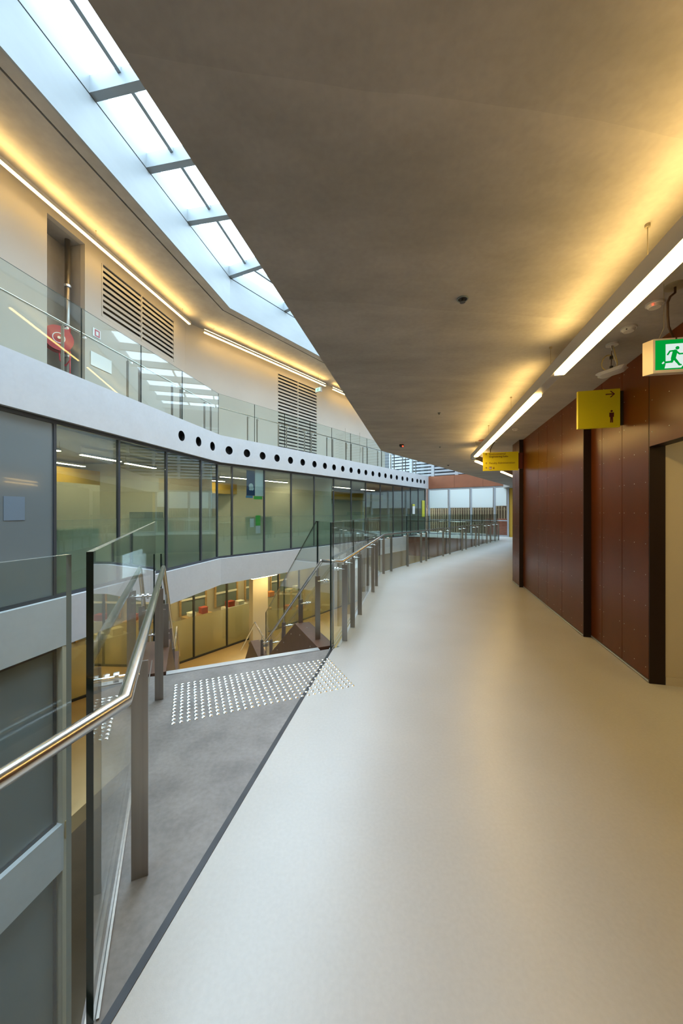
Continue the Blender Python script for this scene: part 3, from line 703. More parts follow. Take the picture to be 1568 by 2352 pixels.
portal(mid1.x, mid1.y, 9.35, math.atan2(d1f.y, d1f.x), (FAC.p[1] - FAC.p[0]).length, 4.4)
portal(mid2.x, mid2.y, 9.35, math.atan2(d2f.y, d2f.x), (FAC.p[2] - FAC.p[1]).length, 4.4)

# ------------------------------------------------------------------ far bridge and curtain wall
dq = (Q_ - E_).normalized(); nq = Vector((dq.y, -dq.x))      # nq points at the viewer side?
if nq.dot(-E_) < 0: nq = -nq
CW = thing('wall_far', (E_.x, E_.y, 0), 'glazed end wall beyond the far bridge with white blinds', 'wall', kind='structure')
def cw_pt(u):
    k = (u - 784) / F; s = (k * E_.y - E_.x) / (dq.x - k * dq.y); return E_ + dq * s
cu = [985, 1032, 1082, 1136, 1167]
cp = [cw_pt(u) for u in cu]
for q in cp:
    G().prism([tuple(q - dq * 0.05 - nq * 0.06), tuple(q + dq * 0.05 - nq * 0.06), tuple(q + dq * 0.05 + nq * 0.06), tuple(q - dq * 0.05 + nq * 0.06)], 0, 3.06).mk('mullion', 'mullion_light', CW)
for zz, hh in ((0, 0.08), (0.93, 0.06), (2.98, 0.10)):
    a, b = cp[0], cp[-1]; G().prism([tuple(a - nq * 0.04), tuple(b - nq * 0.04), tuple(b + nq * 0.05), tuple(a + nq * 0.05)], zz, zz + hh).mk('transom', 'mullion_light', CW)
for a, b in zip(cp[:-1], cp[1:]):
    vpanel('pane', a + dq * 0.05, b - dq * 0.05, 0.08, 2.98, 0.012, 'glass', CW)
for i, (a, b) in enumerate(zip(cp[:-1], cp[1:])):
    zb = (1.74, 1.76, 1.76, 1.86)[i]
    T = thing('roller_blind', (a.x, a.y, zb), ('white roller blind in the leftmost bay of the far window', 'white roller blind in the second bay of the far window', 'white roller blind in the third bay of the far window', 'narrow white roller blind in the rightmost bay of the far window')[i], 'blind', 'white roller blinds of the far window')
    A, B = a + dq * 0.08 + nq * 0.10, b - dq * 0.08 + nq * 0.10
    vpanel('fabric', A, B, zb, 2.95, 0.006, 'blind', T); G().bar((A.x, A.y, zb), (B.x, B.y, zb), 0.02, 0.03).mk('bottom_rail', 'aluminium', T)
# terracotta fascia and upper slatted windows
n_p = 5
TF = thing('wall_far', (E_.x, E_.y, 3.06), 'terracotta fascia above the far window', 'wall', kind='structure')
for i in range(n_p):
    a = E_.lerp(Q_ + dq * 4, i / n_p) + dq * 0.004; b = E_.lerp(Q_ + dq * 4, (i + 1) / n_p) - dq * 0.004
    G().prism([tuple(a + nq * 0.09), tuple(b + nq * 0.09), tuple(b - nq * 0.1), tuple(a - nq * 0.1)], 3.06, STO).mk('panel', 'terracotta', TF)
UW = thing('window_6', (E_.x, E_.y, STO), 'white slatted windows above the terracotta fascia', 'window', kind='structure')
wa = E_ - dq * 3.0; nb = 7; wb = Q_ + dq * 3.5
for i in range(nb + 1):
    q = wa.lerp(wb, i / nb)
    G().prism([tuple(q - dq * 0.1 - nq * 0.06), tuple(q + dq * 0.1 - nq * 0.06), tuple(q + dq * 0.1 + nq * 0.06), tuple(q - dq * 0.1 + nq * 0.06)], STO, 8.0).mk('frame_post', 'mullion_light', UW)
for i in range(nb):
    a = wa.lerp(wb, i / nb) + dq * 0.1; b = wa.lerp(wb, (i + 1) / nb) - dq * 0.1
    for j in range(18):
        zz = STO + 0.12 + j * 0.22
        G().bar((a.x, a.y, zz), (b.x, b.y, zz), 0.03, 0.13).mk('slat', 'mullion_light', UW)
tag(G().prism([tuple(Q_), tuple(Q_ + dq * 0.3), tuple(Q_ + dq * 0.3 - nq * 0.15), tuple(Q_ - nq * 0.15)], 0, 3.06).mk('wall_far', 'ochre'), 'narrow ochre wall strip right of the far window', 'wall', kind='structure')
tag(G().prism([tuple(Q_ + dq * 0.3), tuple(Q_ + dq * 4), tuple(Q_ + dq * 4 - nq * 0.15), tuple(Q_ + dq * 0.3 - nq * 0.15)], 0, 3.06).mk('wall_far', 'brown'), 'brown wall beyond the ochre strip, hidden round the corner', 'wall', kind='structure')
tag(G().prism([(10.6, 17.0), (13.1, 18.9), (13.2, 18.7), (10.7, 16.8)], 0, ZC).mk('wall_right', 'red'), 'maroon wall closing the far corridor, hidden round the corner', 'wall', kind='structure')
eN = Vector((-d2f.y, d2f.x)) if False else -n2f
tag(G().prism([tuple(E_ + eN * 0.3), tuple(E_ + eN * 7), tuple(E_ + eN * 7 + d2f * 0.2), tuple(E_ + eN * 0.3 + d2f * 0.2)], -2 * STO, STO).mk('wall_far', 'cream'), 'cream end wall closing the offices and gallery', 'wall', kind='structure')
tag(G().prism([tuple(wa - nq * 0.4 - dq * 5), tuple(wb - nq * 0.4), tuple(wb - nq * 0.5), tuple(wa - nq * 0.5 - dq * 5)], STO, 9.2).mk('wall_far', 'mullion'), 'dark backing added behind the slatted windows to block the sky', 'wall', kind='structure')  # added backing keeps bright sky out of the slat gaps
# outside: batten screen, brick planter
tag(G().prism([tuple(E_ - nq * 2.9 - dq * 3), tuple(E_ - nq * 2.9 + dq * 13), tuple(E_ - nq * 3.1 + dq * 13), tuple(E_ - nq * 3.1 - dq * 3)], 0, 3.4).mk('sky_screen_wall', 'brown'), 'dark brown wall added behind the batten screen to hide the sky', 'wall')  # added so the bright sky does not show between the battens
BS = thing('batten_screen', (E_.x, E_.y, 0), 'vertical timber batten screen outside the far window', 'screen')
o0 = E_ - nq * 2.6 - dq * 2
for i in range(70):
    q = o0 + dq * (i * 0.17); hgt = 1.95 + 0.15 * math.sin(i * 1.7)
    G().prism([tuple(q), tuple(q + dq * 0.10), tuple(q + dq * 0.10 - nq * 0.05), tuple(q - nq * 0.05)], 0.0, hgt).mk('batten', 'batten', BS)
for zz in (0.5, 1.6): G().prism([tuple(o0 - nq * 0.06), tuple(o0 + dq * 12 - nq * 0.06), tuple(o0 + dq * 12 - nq * 0.12), tuple(o0 - nq * 0.12)], zz, zz + 0.1).mk('cross_rail', 'batten', BS)
tag(G().prism([tuple(Q_ - nq * 1.2 - dq * 1.6), tuple(Q_ - nq * 1.2 + dq * 3), tuple(Q_ - nq * 1.5 + dq * 3), tuple(Q_ - nq * 1.5 - dq * 1.6)], 0.0, 1.05).mk('brick_wall', 'brick'), 'low red brick wall outside the rightmost far window', 'wall')
tag(G().prism([tuple(E_ - dq * 6 - nq * 0.2), tuple(E_ + dq * 14 - nq * 0.2), tuple(E_ + dq * 14 - nq * 14), tuple(E_ - dq * 6 - nq * 14)], -0.2, 0.0).mk('ground', mat('paving', (0.35, 0.33, 0.31), 0.8)), 'grey paving outside the far window', 'paving', kind='structure')
# bridge side and wall under it
db = (BR1 - BR0).normalized()
tag(G().prism([tuple(BR0), tuple(BR1), tuple(BR1 + Vector((0.05, 0.06))), tuple(BR0 + Vector((0.05, 0.06)))], -1.15, -0.005).mk('wall_far', 'brown'), 'brown edge beam of the far bridge', 'beam', kind='structure')
tag(G().prism([tuple(BR0 + Vector((0.3, 0.5))), tuple(BR1 + Vector((0.3, 0.5))), tuple(BR1 + Vector((0.4, 0.7))), tuple(BR0 + Vector((0.4, 0.7)))], -STO, -0.3).mk('wall_far', 'beige'), 'beige wall below the far bridge', 'wall', kind='structure')
# walkway edge fascia
e1 = [Vector((-0.02, 3.93)), Vector((0.925, 8.64)), Vector((8.22, 18.86))]
PE = Poly(e1)
tag(G().prism(PE.strip(0.0, 0.03), -0.8, 0.002).mk('trim_7', 'aluminium'), 'thin metal edge along the walkway floor', 'floor edge', kind='structure')
tag(G().prism([(-2.13, -5), (-0.735, 0.97), (-0.72, 0.97), (-2.10, -5)], -0.8, 0.002).mk('trim_8', 'aluminium'), 'thin metal floor edge beside the viewer', 'floor edge', kind='structure')

# ------------------------------------------------------------------ balustrades
_pm = G().box((-0.03, -0.006, 0), (0.03, 0.006, 0.875)).mk('post', 'post_steel')
PM = _pm.data; bpy.data.objects.remove(_pm)
_am = G().cyl((0, 0, 0), (-0.125, 0, 0), 0.007, 8).cyl((-0.071, 0, 0), (-0.085, 0, 0), 0.02, 12).cyl((-0.102, 0, 0), (-0.116, 0, 0), 0.02, 12).mk('glass_clamp', 'chrome')
AM = _am.data; ALOC = _am.location.copy(); bpy.data.objects.remove(_am)
_gm = G().cyl((0, 0, 0), (0, 0, 0.052), 0.008, 8).mk('rail_peg', 'chrome'); PG = _gm.data; bpy.data.objects.remove(_gm)

def add_post(T, p, d, z):
    """post under the rail at plan point p, rail direction d; glass lies to the left of d"""
    rz = math.atan2(d.y, d.x) - math.pi / 2
    n = Vector((-d.y, d.x))
    for nm, me, l in (('post', PM, (p.x, p.y, z)), ('rail_peg', PG, (p.x, p.y, z + 0.87))):
        o = bpy.data.objects.new(nm, me); COL.objects.link(o); o.parent = T; o.location = Vector(l) - wloc(T); o.rotation_euler = (0, 0, rz)
    R = Matrix.Rotation(rz, 3, 'Z')
    o = bpy.data.objects.new('glass_clamp', AM); COL.objects.link(o); o.parent = T
    o.location = Vector((p.x, p.y, z + 0.825)) + R @ Vector(ALOC) - wloc(T); o.rotation_euler = (0, 0, rz)

def add_glass(T, a, b, z0, z1, joints, edge='glass_edge'):
    d = (b - a).normalized(); L = (b - a).length; ss = [0] + joints + [L]
    for i, (s, e) in enumerate(zip(ss[:-1], ss[1:])):
        p = a + d * (s + (0.006 if i else 0)); q = a + d * (e - (0.006 if e < L else 0))
        vpanel('glass_panel', p, q, z0, z1, 0.0175, 'glass', T, edge, 'glass_top_lit')
def add_channel(T, a, b, z, w=0.05, h=0.007, m='post_steel'):
    d = (b - a).normalized(); n = Vector((-d.y, d.x))
    for s in (-1, 1):
        p, q = a + n * (s * 0.0145), b + n * (s * 0.0145)
        G().prism([tuple(p - n * 0.004), tuple(q - n * 0.004), tuple(q + n * 0.004), tuple(p + n * 0.004)], z, z + h).mk('base_channel', m, T)

# landing balustrade beside the camera
LB = thing('glass_balustrade', (-0.7, 1.0, 0), 'nearest glass balustrade with bent steel handrail at the left of the landing', 'balustrade')
rb, rl = Vector((-0.632, 1.039)), Vector((-1.771, 3.55))
dr = (rl - rb).normalized(); dn0 = (RAIL.p[1] - RAIL.p[0]).normalized()
nB = Vector((-dn0.y, dn0.x)) * 0.095
b_end = Vector((-0.729, 0.955))
add_glass(LB, RAIL.p[0] + nB, b_end, -0.45, ZG, [1.3, 2.75, 4.2], 'glass_edge_pale')
add_glass(LB, GL0, GL1, -0.03, ZG, [])
add_channel(LB, GL0 + dr * 0.02, GL1 - dr * 0.7, -0.002)
add_channel(LB, RAIL.p[0] + nB, b_end, -0.002)
for p in (Vector(fl(319, 2015)), Vector(fl(366.5, 1607))):
    s = (p - rb).dot(dr); add_post(LB, rb + dr * s, dr, 0)
for y in (-0.6, -1.1, -2.4, -2.9): add_post(LB, at_y(RAIL.p, y), dn0, 0)

# stairs ------------------------------------------------------------
RISE, RUN, NR = 0.1697, 0.275, 12
ST = thing('staircase', (N0.x + 0.7, N0.y + 0.3, -STO), 'straight staircase descending from the grey landing to the storey below', 'staircase')
def sp(s, w): return N0 + DS * s + WS * w
for i in range(NR):
    a = [sp(i * RUN, 0), sp(i * RUN, NW), sp((i + 1) * RUN, NW), sp((i + 1) * RUN, 0)]
    z = -(i + 1) * RISE
    if i < NR - 1: G().prism([tuple(q) for q in a], z - 0.12, z).mk('tread', 'landing', ST)
    b = [sp(i * RUN + 0.005, 0.03), sp(i * RUN + 0.005, NW - 0.03), sp(i * RUN + 0.055, NW - 0.03), sp(i * RUN + 0.055, 0.03)]
    if i: G().prism([tuple(q - DS * 0.0) for q in b], z + RISE, z + RISE + 0.004).mk('nosing', 'aluminium', ST)
b = [sp(0.0, 0.0), sp(0.0, NW), sp(0.075, NW), sp(0.075, 0.0)]
G().prism([tuple(q) for q in b], -0.04, 0.006).mk('nosing', 'aluminium', ST)
zm = -NR * RISE
G().prism([tuple(q) for q in (sp((NR - 1) * RUN, 0), sp((NR - 1) * RUN, NW), sp((NR - 1) * RUN + 1.4, NW), sp((NR - 1) * RUN + 1.4, 0))], zm - 0.15, zm).mk('mid_landing', 'landing', ST)
s2 = (NR - 1) * RUN + 1.4
for i in range(11):
    z = zm - (i + 1) * RISE * 1.0
    if z < -STO + 0.02: break
    G().prism([tuple(q) for q in (sp(s2 + i * RUN, 0), sp(s2 + i * RUN, NW), sp(s2 + (i + 1) * RUN, NW), sp(s2 + (i + 1) * RUN, 0))], z - 0.12, z).mk('tread', 'landing', ST)
    G().prism([tuple(q) for q in (sp(s2 + i * RUN, 0.03), sp(s2 + i * RUN, NW - 0.03), sp(s2 + i * RUN + 0.05, NW - 0.03), sp(s2 + i * RUN + 0.05, 0.03))], z + RISE, z + RISE + 0.004).mk('nosing', 'aluminium', ST)
SL = RISE / RUN
s_flat = 1.0; s_end = (NR - 1) * RUN + 0.35; z_end = -0.0 - (s_end - s_flat) * SL
def stringer(w0, w1):
    prof = [(0.085, 0.0), (s_flat, 0.0), (s_end, z_end), (s2 + 0.3, z_end), (s2 + 10 * RUN, -STO + 0.3), (s2 + 10 * RUN, -STO), (s2 - 0.2, zm - 0.4), (s_end - 0.3, zm - 0.4), (0.085, -0.6)]
    v = []
    for w in (w0, w1): v += [(*sp(s, w), z) for s, z in prof]
    k = len(prof)
    return mk('stringer', v, [tuple(range(k)), tuple(range(2 * k - 1, k - 1, -1))] + [(i, (i + 1) % k, k + (i + 1) % k, k + i) for i in range(k)], 'brown', ST)
stringer(NW + 0.005, NW + 0.20); stringer(-0.18, -0.005)
riv = G()
for i in range(8):
    s = 0.35 + i * 0.42
    z = -0.08 if s < s_flat else -0.08 - (s - s_flat) * SL
    for dz in (0, -0.35):
        p = sp(s, NW + 0.004); riv.cyl((p.x, p.y, z + dz), (*(p - WS * 0.004), z + dz), 0.008, 8)
    p = sp(s, NW + 0.1); zz = z + 0.08
    riv.cyl((p.x, p.y, zz), (p.x, p.y, zz + 0.004), 0.008, 8)
ro = riv.mk('rivets', 'rivet', ST); ro['kind'] = 'stuff'

# handrails down the stairs
def hz(s): return ZR if s < 0.25 else ZR - (s - 0.25) * SL
w_r = NW + 0.09
RB = thing('glass_balustrade', (*sp(0.1, NW + 0.2), 0), 'glass balustrade with handrail descending the right side of the stairs', 'balustrade')
top_r = Vector((-0.223, 4.03))
s_t = (top_r - N0).dot(DS); w_r = (top_r - N0).dot(WS)
rz_end = ZR - (s_end - s_t) * SL
pts = [(RWALK.p[0].x, RWALK.p[0].y, ZR), (top_r.x, top_r.y, ZR), (*sp(s_end, w_r), rz_end), (*sp(s2 + 0.2, w_r), rz_end), (*sp(s2 + 2.6, w_r), rz_end - 2.4 * SL)]
# right stair handrail (continues the walkway rail)
G().tube(pts[1:], 0.019).mk('handrail', 'steel', RB, smooth=True)
LP = [(RAIL.p[0].x, RAIL.p[0].y, ZR), (rb.x, rb.y, ZR), (rl.x, rl.y, ZR)]
s_l = (rl - N0).dot(DS); w_l = (rl - N0).dot(WS)
LP += [(*sp(s_end, w_l), ZR - (s_end - s_l) * SL), (*sp(s2 + 0.2, w_l), ZR - (s_end - s_l) * SL), (*sp(s2 + 2.6, w_l), ZR - (s_end - s_l) * SL - 2.4 * SL)]
G().tube(LP, 0.0205, 20).mk('handrail', 'steel', LB, smooth=True)
def stair_post(T, s, w, side):
    zb = 0.0 if s < s_flat else max(z_end, -(s - s_flat) * SL)
    zr = max(ZR - (s - s_t) * SL, rz_end) if s > s_t else ZR
    p = sp(s, w); hh = zr - 0.11 - zb
    d = DS; n = WS
    q = [p - n * 0.03 - d * 0.006, p + n * 0.03 - d * 0.006, p + n * 0.03 + d * 0.006, p - n * 0.03 + d * 0.006]
    G().prism([tuple(x) for x in q], zb, zb + hh).mk('post', 'post_steel', T)
    G().cyl((p.x, p.y, zb + hh - 0.01), (p.x, p.y, zr - 0.01), 0.008, 8).mk('rail_peg', 'chrome', T)
    e = p + n * side * 0.14; zz = zb + hh - 0.06
    g = G().cyl((p.x, p.y, zz), (e.x, e.y, zz), 0.008, 8)
    for t in (0.075, 0.105): g.cyl((*(p + n * side * t), zz), (*(p + n * side * (t + 0.014)), zz), 0.02, 12)
    g.mk('glass_clamp', 'chrome', T)
for s in (0.33, 1.02, 1.95, 2.9, s_end + 0.4): stair_post(RB, s, w_r, 1)
for s in (0.75, 1.6, 2.6): stair_post(LB, s, w_l, -1)
# sloped stair glass
def stair_glass(T, w, s0, sk, joint):
    zt = lambda s: ZG if s < sk else ZG - (s - sk) * SL
    zb = lambda s: -0.02 if s < s_flat else -0.02 - (s - s_flat) * SL
    ss = [s0, joint - 0.005, joint + 0.005, sk, sk + 1.3, sk + 1.31, s_end + 0.6]
    for seg in ((s0, joint - 0.006), (joint + 0.006, joint + 1.7), (joint + 1.712, s_end + 0.5)):
        st = sorted(set([seg[0], seg[1]] + [x for x in (sk, s_flat) if seg[0] < x < seg[1]]))
        top = [(s, zt(s)) for s in st]; bot = [(s, zb(s)) for s in reversed(st)]; prof = top + bot; k = len(prof)
        v = []
        for ww in (w - 0.00875, w + 0.00875): v += [(*sp(s, ww), z) for s, z in prof]
        fs = [tuple(range(k)), tuple(range(2 * k - 1, k - 1, -1))] + [(i, (i + 1) % k, k + (i + 1) % k, k + i) for i in range(k)]
        mk('glass_panel', v, fs, 'glass', T, mats=['glass', 'glass_edge'], fm=[0, 0] + [1] * k)
w_g = (S1 + Vector((-0.02, 0.02)) - N0).dot(WS)
stair_glass(RB, w_r + 0.1, 0.10, 0.66, 0.62)
stair_glass(LB, w_l - 0.1, 1.6, 0.9, 2.2)

# walkway balustrade
WB = thing('glass_balustrade', (0.0, 3.95, 0), 'long glass balustrade with steel posts along the walkway', 'balustrade')
offg = RWALK.off(0.095)
g0 = offg[0] - (offg[1] - offg[0]).normalized() * 0.13
add_glass(WB, g0, offg[1], -0.35, ZG, [1.35, 2.85])
add_glass(WB, offg[1], offg[2], -0.35, ZG, [1.5, 3.1, 4.7, 6.3, 7.9, 9.5, 11.1])
add_channel(WB, g0, offg[1], -0.002, m='aluminium'); add_channel(WB, offg[1], offg[2], -0.002, m='aluminium')
G().tube([pts[1], pts[0], (RWALK.p[1].x, RWALK.p[1].y, ZR), (RWALK.p[2].x, RWALK.p[2].y, ZR)], 0.019).mk('handrail', 'steel', WB, smooth=True)
da = (RWALK.p[1] - RWALK.p[0]).normalized(); dbb = (RWALK.p[2] - RWALK.p[1]).normalized()
for y in (4.10, 4.59, 5.14, 6.59, 7.13, 8.55): add_post(WB, at_y(RWALK.p, y), da, 0)
for y in (8.92, 9.70, 10.45, 10.76, 11.95, 12.5, 13.65, 14.05, 15.2, 15.6, 16.75, 17.3, 18.1, 18.75): add_post(WB, at_y(RWALK.p, y), dbb, 0)
# bridge balustrade
BB = thing('glass_balustrade', (BR0.x, BR0.y, 0), 'glass balustrade along the edge of the far bridge', 'balustrade')
add_glass(BB, BR1 + Vector((0.0, 0.02)), BR0, -0.1, ZG, [1.3, 2.6, 3.9])
d = (BR0 - BR1).normalized(); rr = Vector((0.06, 0.08))
G().tube([(BR1.x + rr.x, BR1.y + rr.y, ZR), (BR0.x + rr.x, BR0.y + rr.y, ZR)], 0.019).mk('handrail', 'steel', BB, smooth=True)
for t in (0.08, 0.22, 0.36, 0.5, 0.64, 0.78, 0.92):
    p = BR1.lerp(BR0, t) + rr
    o = bpy.data.objects.new('post', PM); COL.objects.link(o); o.parent = BB; o.location = Vector((p.x, p.y, 0)) - wloc(BB); o.rotation_euler = (0, 0, math.atan2(d.y, d.x) - math.pi / 2)
# gallery balustrade
GB = thing('glass_balustrade', (FAC.p[1].x, FAC.p[1].y, STO + 0.03), 'glass balustrade of the upper gallery above the portholes', 'balustrade')
PGl = FAC.off(0.10); PR = FAC.off(0.20)
add_glass(GB, PGl[0], PGl[1], STO - 0.02, STO + ZG, [1.3 + 1.5 * i for i in range(10)])
add_glass(GB, PGl[1], PGl[2], STO - 0.02, STO + ZG, [1.45 * i for i in range(1, 11)])
G().tube([(*p, STO + ZR + 0.03) for p in PR], 0.019).mk('handrail', 'steel', GB, smooth=True)
def gpost(p, d): 
    d = -d                                  # glass is on the atrium side
    add_post(GB, p, d, STO + 0.03)
dg1 = (PR[1] - PR[0]).normalized(); dg2 = (PR[2] - PR[1]).normalized()
for i in range(10):
    s = (PR[1] - PR[0]).length - 0.30 - 1.5 * i
    for e in (0, -0.35): gpost(PR[0] + dg1 * (s + e), dg1)
for i in range(10):
    for e in (0.22, -0.2):
        s = 1.45 * (i + 1) + e; gpost(PR[1] + dg2 * s, dg2)

# ------------------------------------------------------------------ tactile studs (13 x 29 grid, 50 mm pitch)
TG = thing('tactile_studs', (-1.1865, 2.504, 0), 'grid of shiny steel tactile studs in front of the stairs', 'tactile studs')
nn_ = 10
sv = [(0.0165 * math.cos(2*math.pi*k/nn_), 0.0165 * math.sin(2*math.pi*k/nn_), 0) for k in range(nn_)] + [(0.0125 * math.cos(2*math.pi*k/nn_), 0.0125 * math.sin(2*math.pi*k/nn_), 0.0045) for k in range(nn_)] + [(0, 0, 0.0058)]
sf = [(k, (k+1) % nn_, nn_ + (k+1) % nn_, nn_ + k) for k in range(nn_)] + [(nn_ + k, nn_ + (k+1) % nn_, 2 * nn_) for k in range(nn_)]
sm = bpy.data.meshes.new('tactile_stud'); sm.from_pydata(sv, [], sf); sm.materials.append(M['chrome'])
for p in sm.polygons: p.use_smooth = True
A0 = Vector((-1.180, 2.500)); cnt = 0; rest = G()
spots = []
for j in range(29):
    for i in range(13): spots.append(A0 + WS * (0.0495 * j) + DS * (0.05 * i))
spots.sort(key=lambda p: p.length)
for k, p in enumerate(spots):
    if k < 300:
        o = bpy.data.objects.new('stud', sm); COL.objects.link(o); o.parent = TG; o.location = Vector((p.x, p.y, 0.0005)) - wloc(TG)
    else: rest.add([(p.x + v[0], p.y + v[1], v[2] + 0.0005) for v in sv], sf)
ro = rest.mk('stud_field', 'chrome', TG, smooth=True); ro['kind'] = 'stuff'

# ------------------------------------------------------------------ suspended linear lamps over the walkway
def lamp_run(name, label, P, spans, z0, z1, w, down, up, wires, zc, group=None, flip=1):
    """P = list of 3D-less plan points; spans = (t0,t1) metre intervals of lit diffuser"""
    a, b = Vector(P[0]), Vector(P[1]); d = (b - a).normalized(); n = Vector((-d.y, d.x)) * flip
    T = thing(name, (a.x, a.y, z0), label, 'lamp', group)
    G().prism([tuple(a - n * w/2), tuple(b - n * w/2), tuple(b + n * w/2), tuple(a + n * w/2)], z0 + 0.004, z1).mk('profile', 'profile', T)
    for t0, t1 in spans:
        p, q = a + d * t0, a + d * t1; h = w * 0.42
        G().prism([tuple(p - n * h), tuple(q - n * h), tuple(q + n * h), tuple(p + n * h)], z0 - 0.016, z0 + 0.003).mk('diffuser', down, T)
        h = w * 0.30; p = p + n * (w * 0.15); q = q + n * (w * 0.15)
        if up:      # slanted light face on the top of the profile, aimed up and away from the wall
            ux = G(); ht = 0.035
            vv = [(*(p - n * h), z1 + 0.001), (*(p + n * h), z1 + 0.001), (*(p - n * h), z1 + ht), (*(q - n * h), z1 + 0.001), (*(q + n * h), z1 + 0.001), (*(q - n * h), z1 + ht)]
            vv = [tuple(x) for x in vv]
            ux.add(vv, [(1, 4, 5, 2)], 0); ux.add(vv, [(0, 2, 5, 3), (0, 1, 2), (3, 5, 4), (0, 3, 4, 1)], 1)
            ux.v = ux.v[:6]; ux.f = [tuple(i % 6 for i in f_) for f_ in ux.f]
            ux.mk('uplight', up, T, mats=[up, 'profile'])
    for t in wires:
        p = a + d * t
        G().cyl((p.x, p.y, z1), (p.x, p.y, zc), 0.0022, 6).mk('suspension_wire', 'wire', T)
        G().cyl((p.x, p.y, zc - 0.015), (p.x, p.y, zc), 0.012, 10).mk('ceiling_anchor', 'wire', T)
    return T
lx = lambda y: 1.510 + 0.22 * (y - 1.7616)
LA, LBd = Vector((lx(-4.5), -4.5)), Vector((lx(7.62), 7.62))
dl_ = (LBd - LA).normalized(); ty = lambda y: (y + 4.5) / dl_.y
lamp_run('pendant_lamp', 'long suspended linear lamp along the walkway ceiling', (LA, LBd), [(ty(-4.2), ty(-1.0)), (ty(-0.5), ty(2.879)), (ty(3.414), ty(7.17))], 2.60, 2.70, 0.085, 'lamp_down', 'lamp_up', [ty(y) for y in (-2.5, 0.4, 1.762, 3.07, 4.41, 5.85, 7.2)], ZC)
LC = LBd + Vector((0.585, 0.811)) * 4.9
lamp_run('pendant_lamp', 'far suspended linear lamp partly behind the yellow direction sign', (LBd + Vector((0.585, 0.811)) * 0.06, LC), [(0.22, 2.2), (2.75, 4.75)], 2.60, 2.70, 0.085, 'lamp_down', 'lamp_up', [0.6, 2.4, 4.4], ZC)
# gallery lamps
GLP = FAC.off(1.12)
def gl_lamp(y0, y1, label, y=None):
    a, b = at_y(GLP, y0), at_y(GLP, y1)
    L = (b - a).length
    lamp_run('gallery_lamp', label, (a, b), [(0.04, L - 0.04)], 7.58, 7.66, 0.07, 'gal_down', 'gal_up', [0.4, L / 2, L - 0.4], ZGC, 'suspended lamps of the upper gallery', -1)
def yg(u): return yw(u, GLP)
for pa, pb, lb in (((-0.5, 4.0), (1.1, 8.0), 'lamp above the walkway slab, nearest of the three seen in reflections'), ((1.35, 8.5), (3.4, 11.8), 'lamp above the walkway slab, middle of the three seen in reflections'), ((3.7, 12.3), (6.4, 16.2), 'lamp above the walkway slab, farthest of the three seen in reflections')):
    L = (Vector(pb) - Vector(pa)).length
    lamp_run('gallery_lamp', lb, (pa, pb), [(0.04, L - 0.04)], 7.58, 7.66, 0.07, 'gal_down', 'gal_up', [0.4, L / 2, L - 0.4], ZGC, 'suspended lamps of the upper gallery', 1)
gl_lamp(-4.0, 4.4, 'gallery lamp before the frame edge'); gl_lamp(4.6, yg(437), 'longest gallery lamp above the hose reel and wide louvre')
gl_lamp(yg(467), yg(748), 'gallery lamp above the tall louvre door'); gl_lamp(yg(763), 21.8, 'farthest gallery lamp cut off by the concrete ceiling')

# ------------------------------------------------------------------ signs
def wall_n(d): return Vector((d.y, -d.x))
# toilet direction sign
rw = n1.copy(); pr = A1 + d1 * ((3.52 - A1.y) / d1.y)        # point on the wall
T = thing('direction_sign', (pr.x - rw.x * 0.2, pr.y - rw.y * 0.2, 2.315), 'yellow projecting sign with arrow and man symbol', 'sign')
L_ = pr - rw * 0.40; R_ = pr - rw * 0.035; th = 0.035; fd = -d1
zz0, zz1 = 2.315, 2.69
G().prism([tuple(L_), tuple(R_), tuple(R_ + fd * th), tuple(L_ + fd * th)], zz0, zz1).mk('panel', 'yellow', T)
G().prism([tuple(R_), tuple(pr - rw * 0.001), tuple(pr - rw * 0.001 + fd * 0.02), tuple(R_ + fd * 0.02)], zz0 + 0.02, zz1 - 0.02).mk('bracket', 'dark', T)
o_ = L_ + fd * (th + 0.0005); O3 = (o_.x, o_.y, zz0)
flat_poly('arrow', [capsule((0.245, 0.325), (0.315, 0.325), 0.009), capsule((0.285, 0.353), (0.315, 0.325), 0.009), capsule((0.285, 0.297), (0.315, 0.325), 0.009)], O3, rw, 'sign_ink', T)
flat_poly('man_symbol', [circ(0.292, 0.158, 0.010), [(0.273, 0.143), (0.311, 0.143), (0.311, 0.10), (0.303, 0.10), (0.303, 0.125), (0.304, 0.045), (0.294, 0.045), (0.292, 0.09), (0.290, 0.045), (0.280, 0.045), (0.281, 0.125), (0.281, 0.10), (0.273, 0.10)][::-1]], O3, rw, 'sign_ink', T)
# department direction sign at the far panel end
pe = A3 + Vector((0.0, -0.02)); d3 = (B3 - A3).normalized(); r3 = Vector((d3.y, -d3.x))
T = thing('direction_sign', (pe.x - r3.x * 0.35, pe.y - r3.y * 0.35, 2.30), 'wide yellow sign listing labs and administration', 'sign')
L_ = pe - r3 * 0.68; R_ = pe - r3 * 0.03; fd = -d3
G().prism([tuple(L_), tuple(R_), tuple(R_ + fd * 0.03), tuple(L_ + fd * 0.03)], 2.30, 2.665).mk('panel', 'yellow', T)
G().prism([tuple(R_), tuple(pe + r3 * 0.05), tuple(pe + r3 * 0.05 + fd * 0.018), tuple(R_ + fd * 0.018)], 2.33, 2.64).mk('bracket', 'sign_ink', T)
o_ = L_ + fd * 0.0315
P3 = lambda x, z: (o_.x + r3.x * x, o_.y + r3.y * x, 2.30 + z)
flat_text('lettering', 'Environmental\nEngineering Labs', 0.052, P3(0.115, 0.315), r3, 'sign_ink', T)
flat_text('lettering', 'Faculty Administration', 0.052, P3(0.115, 0.135), r3, 'sign_ink', T)
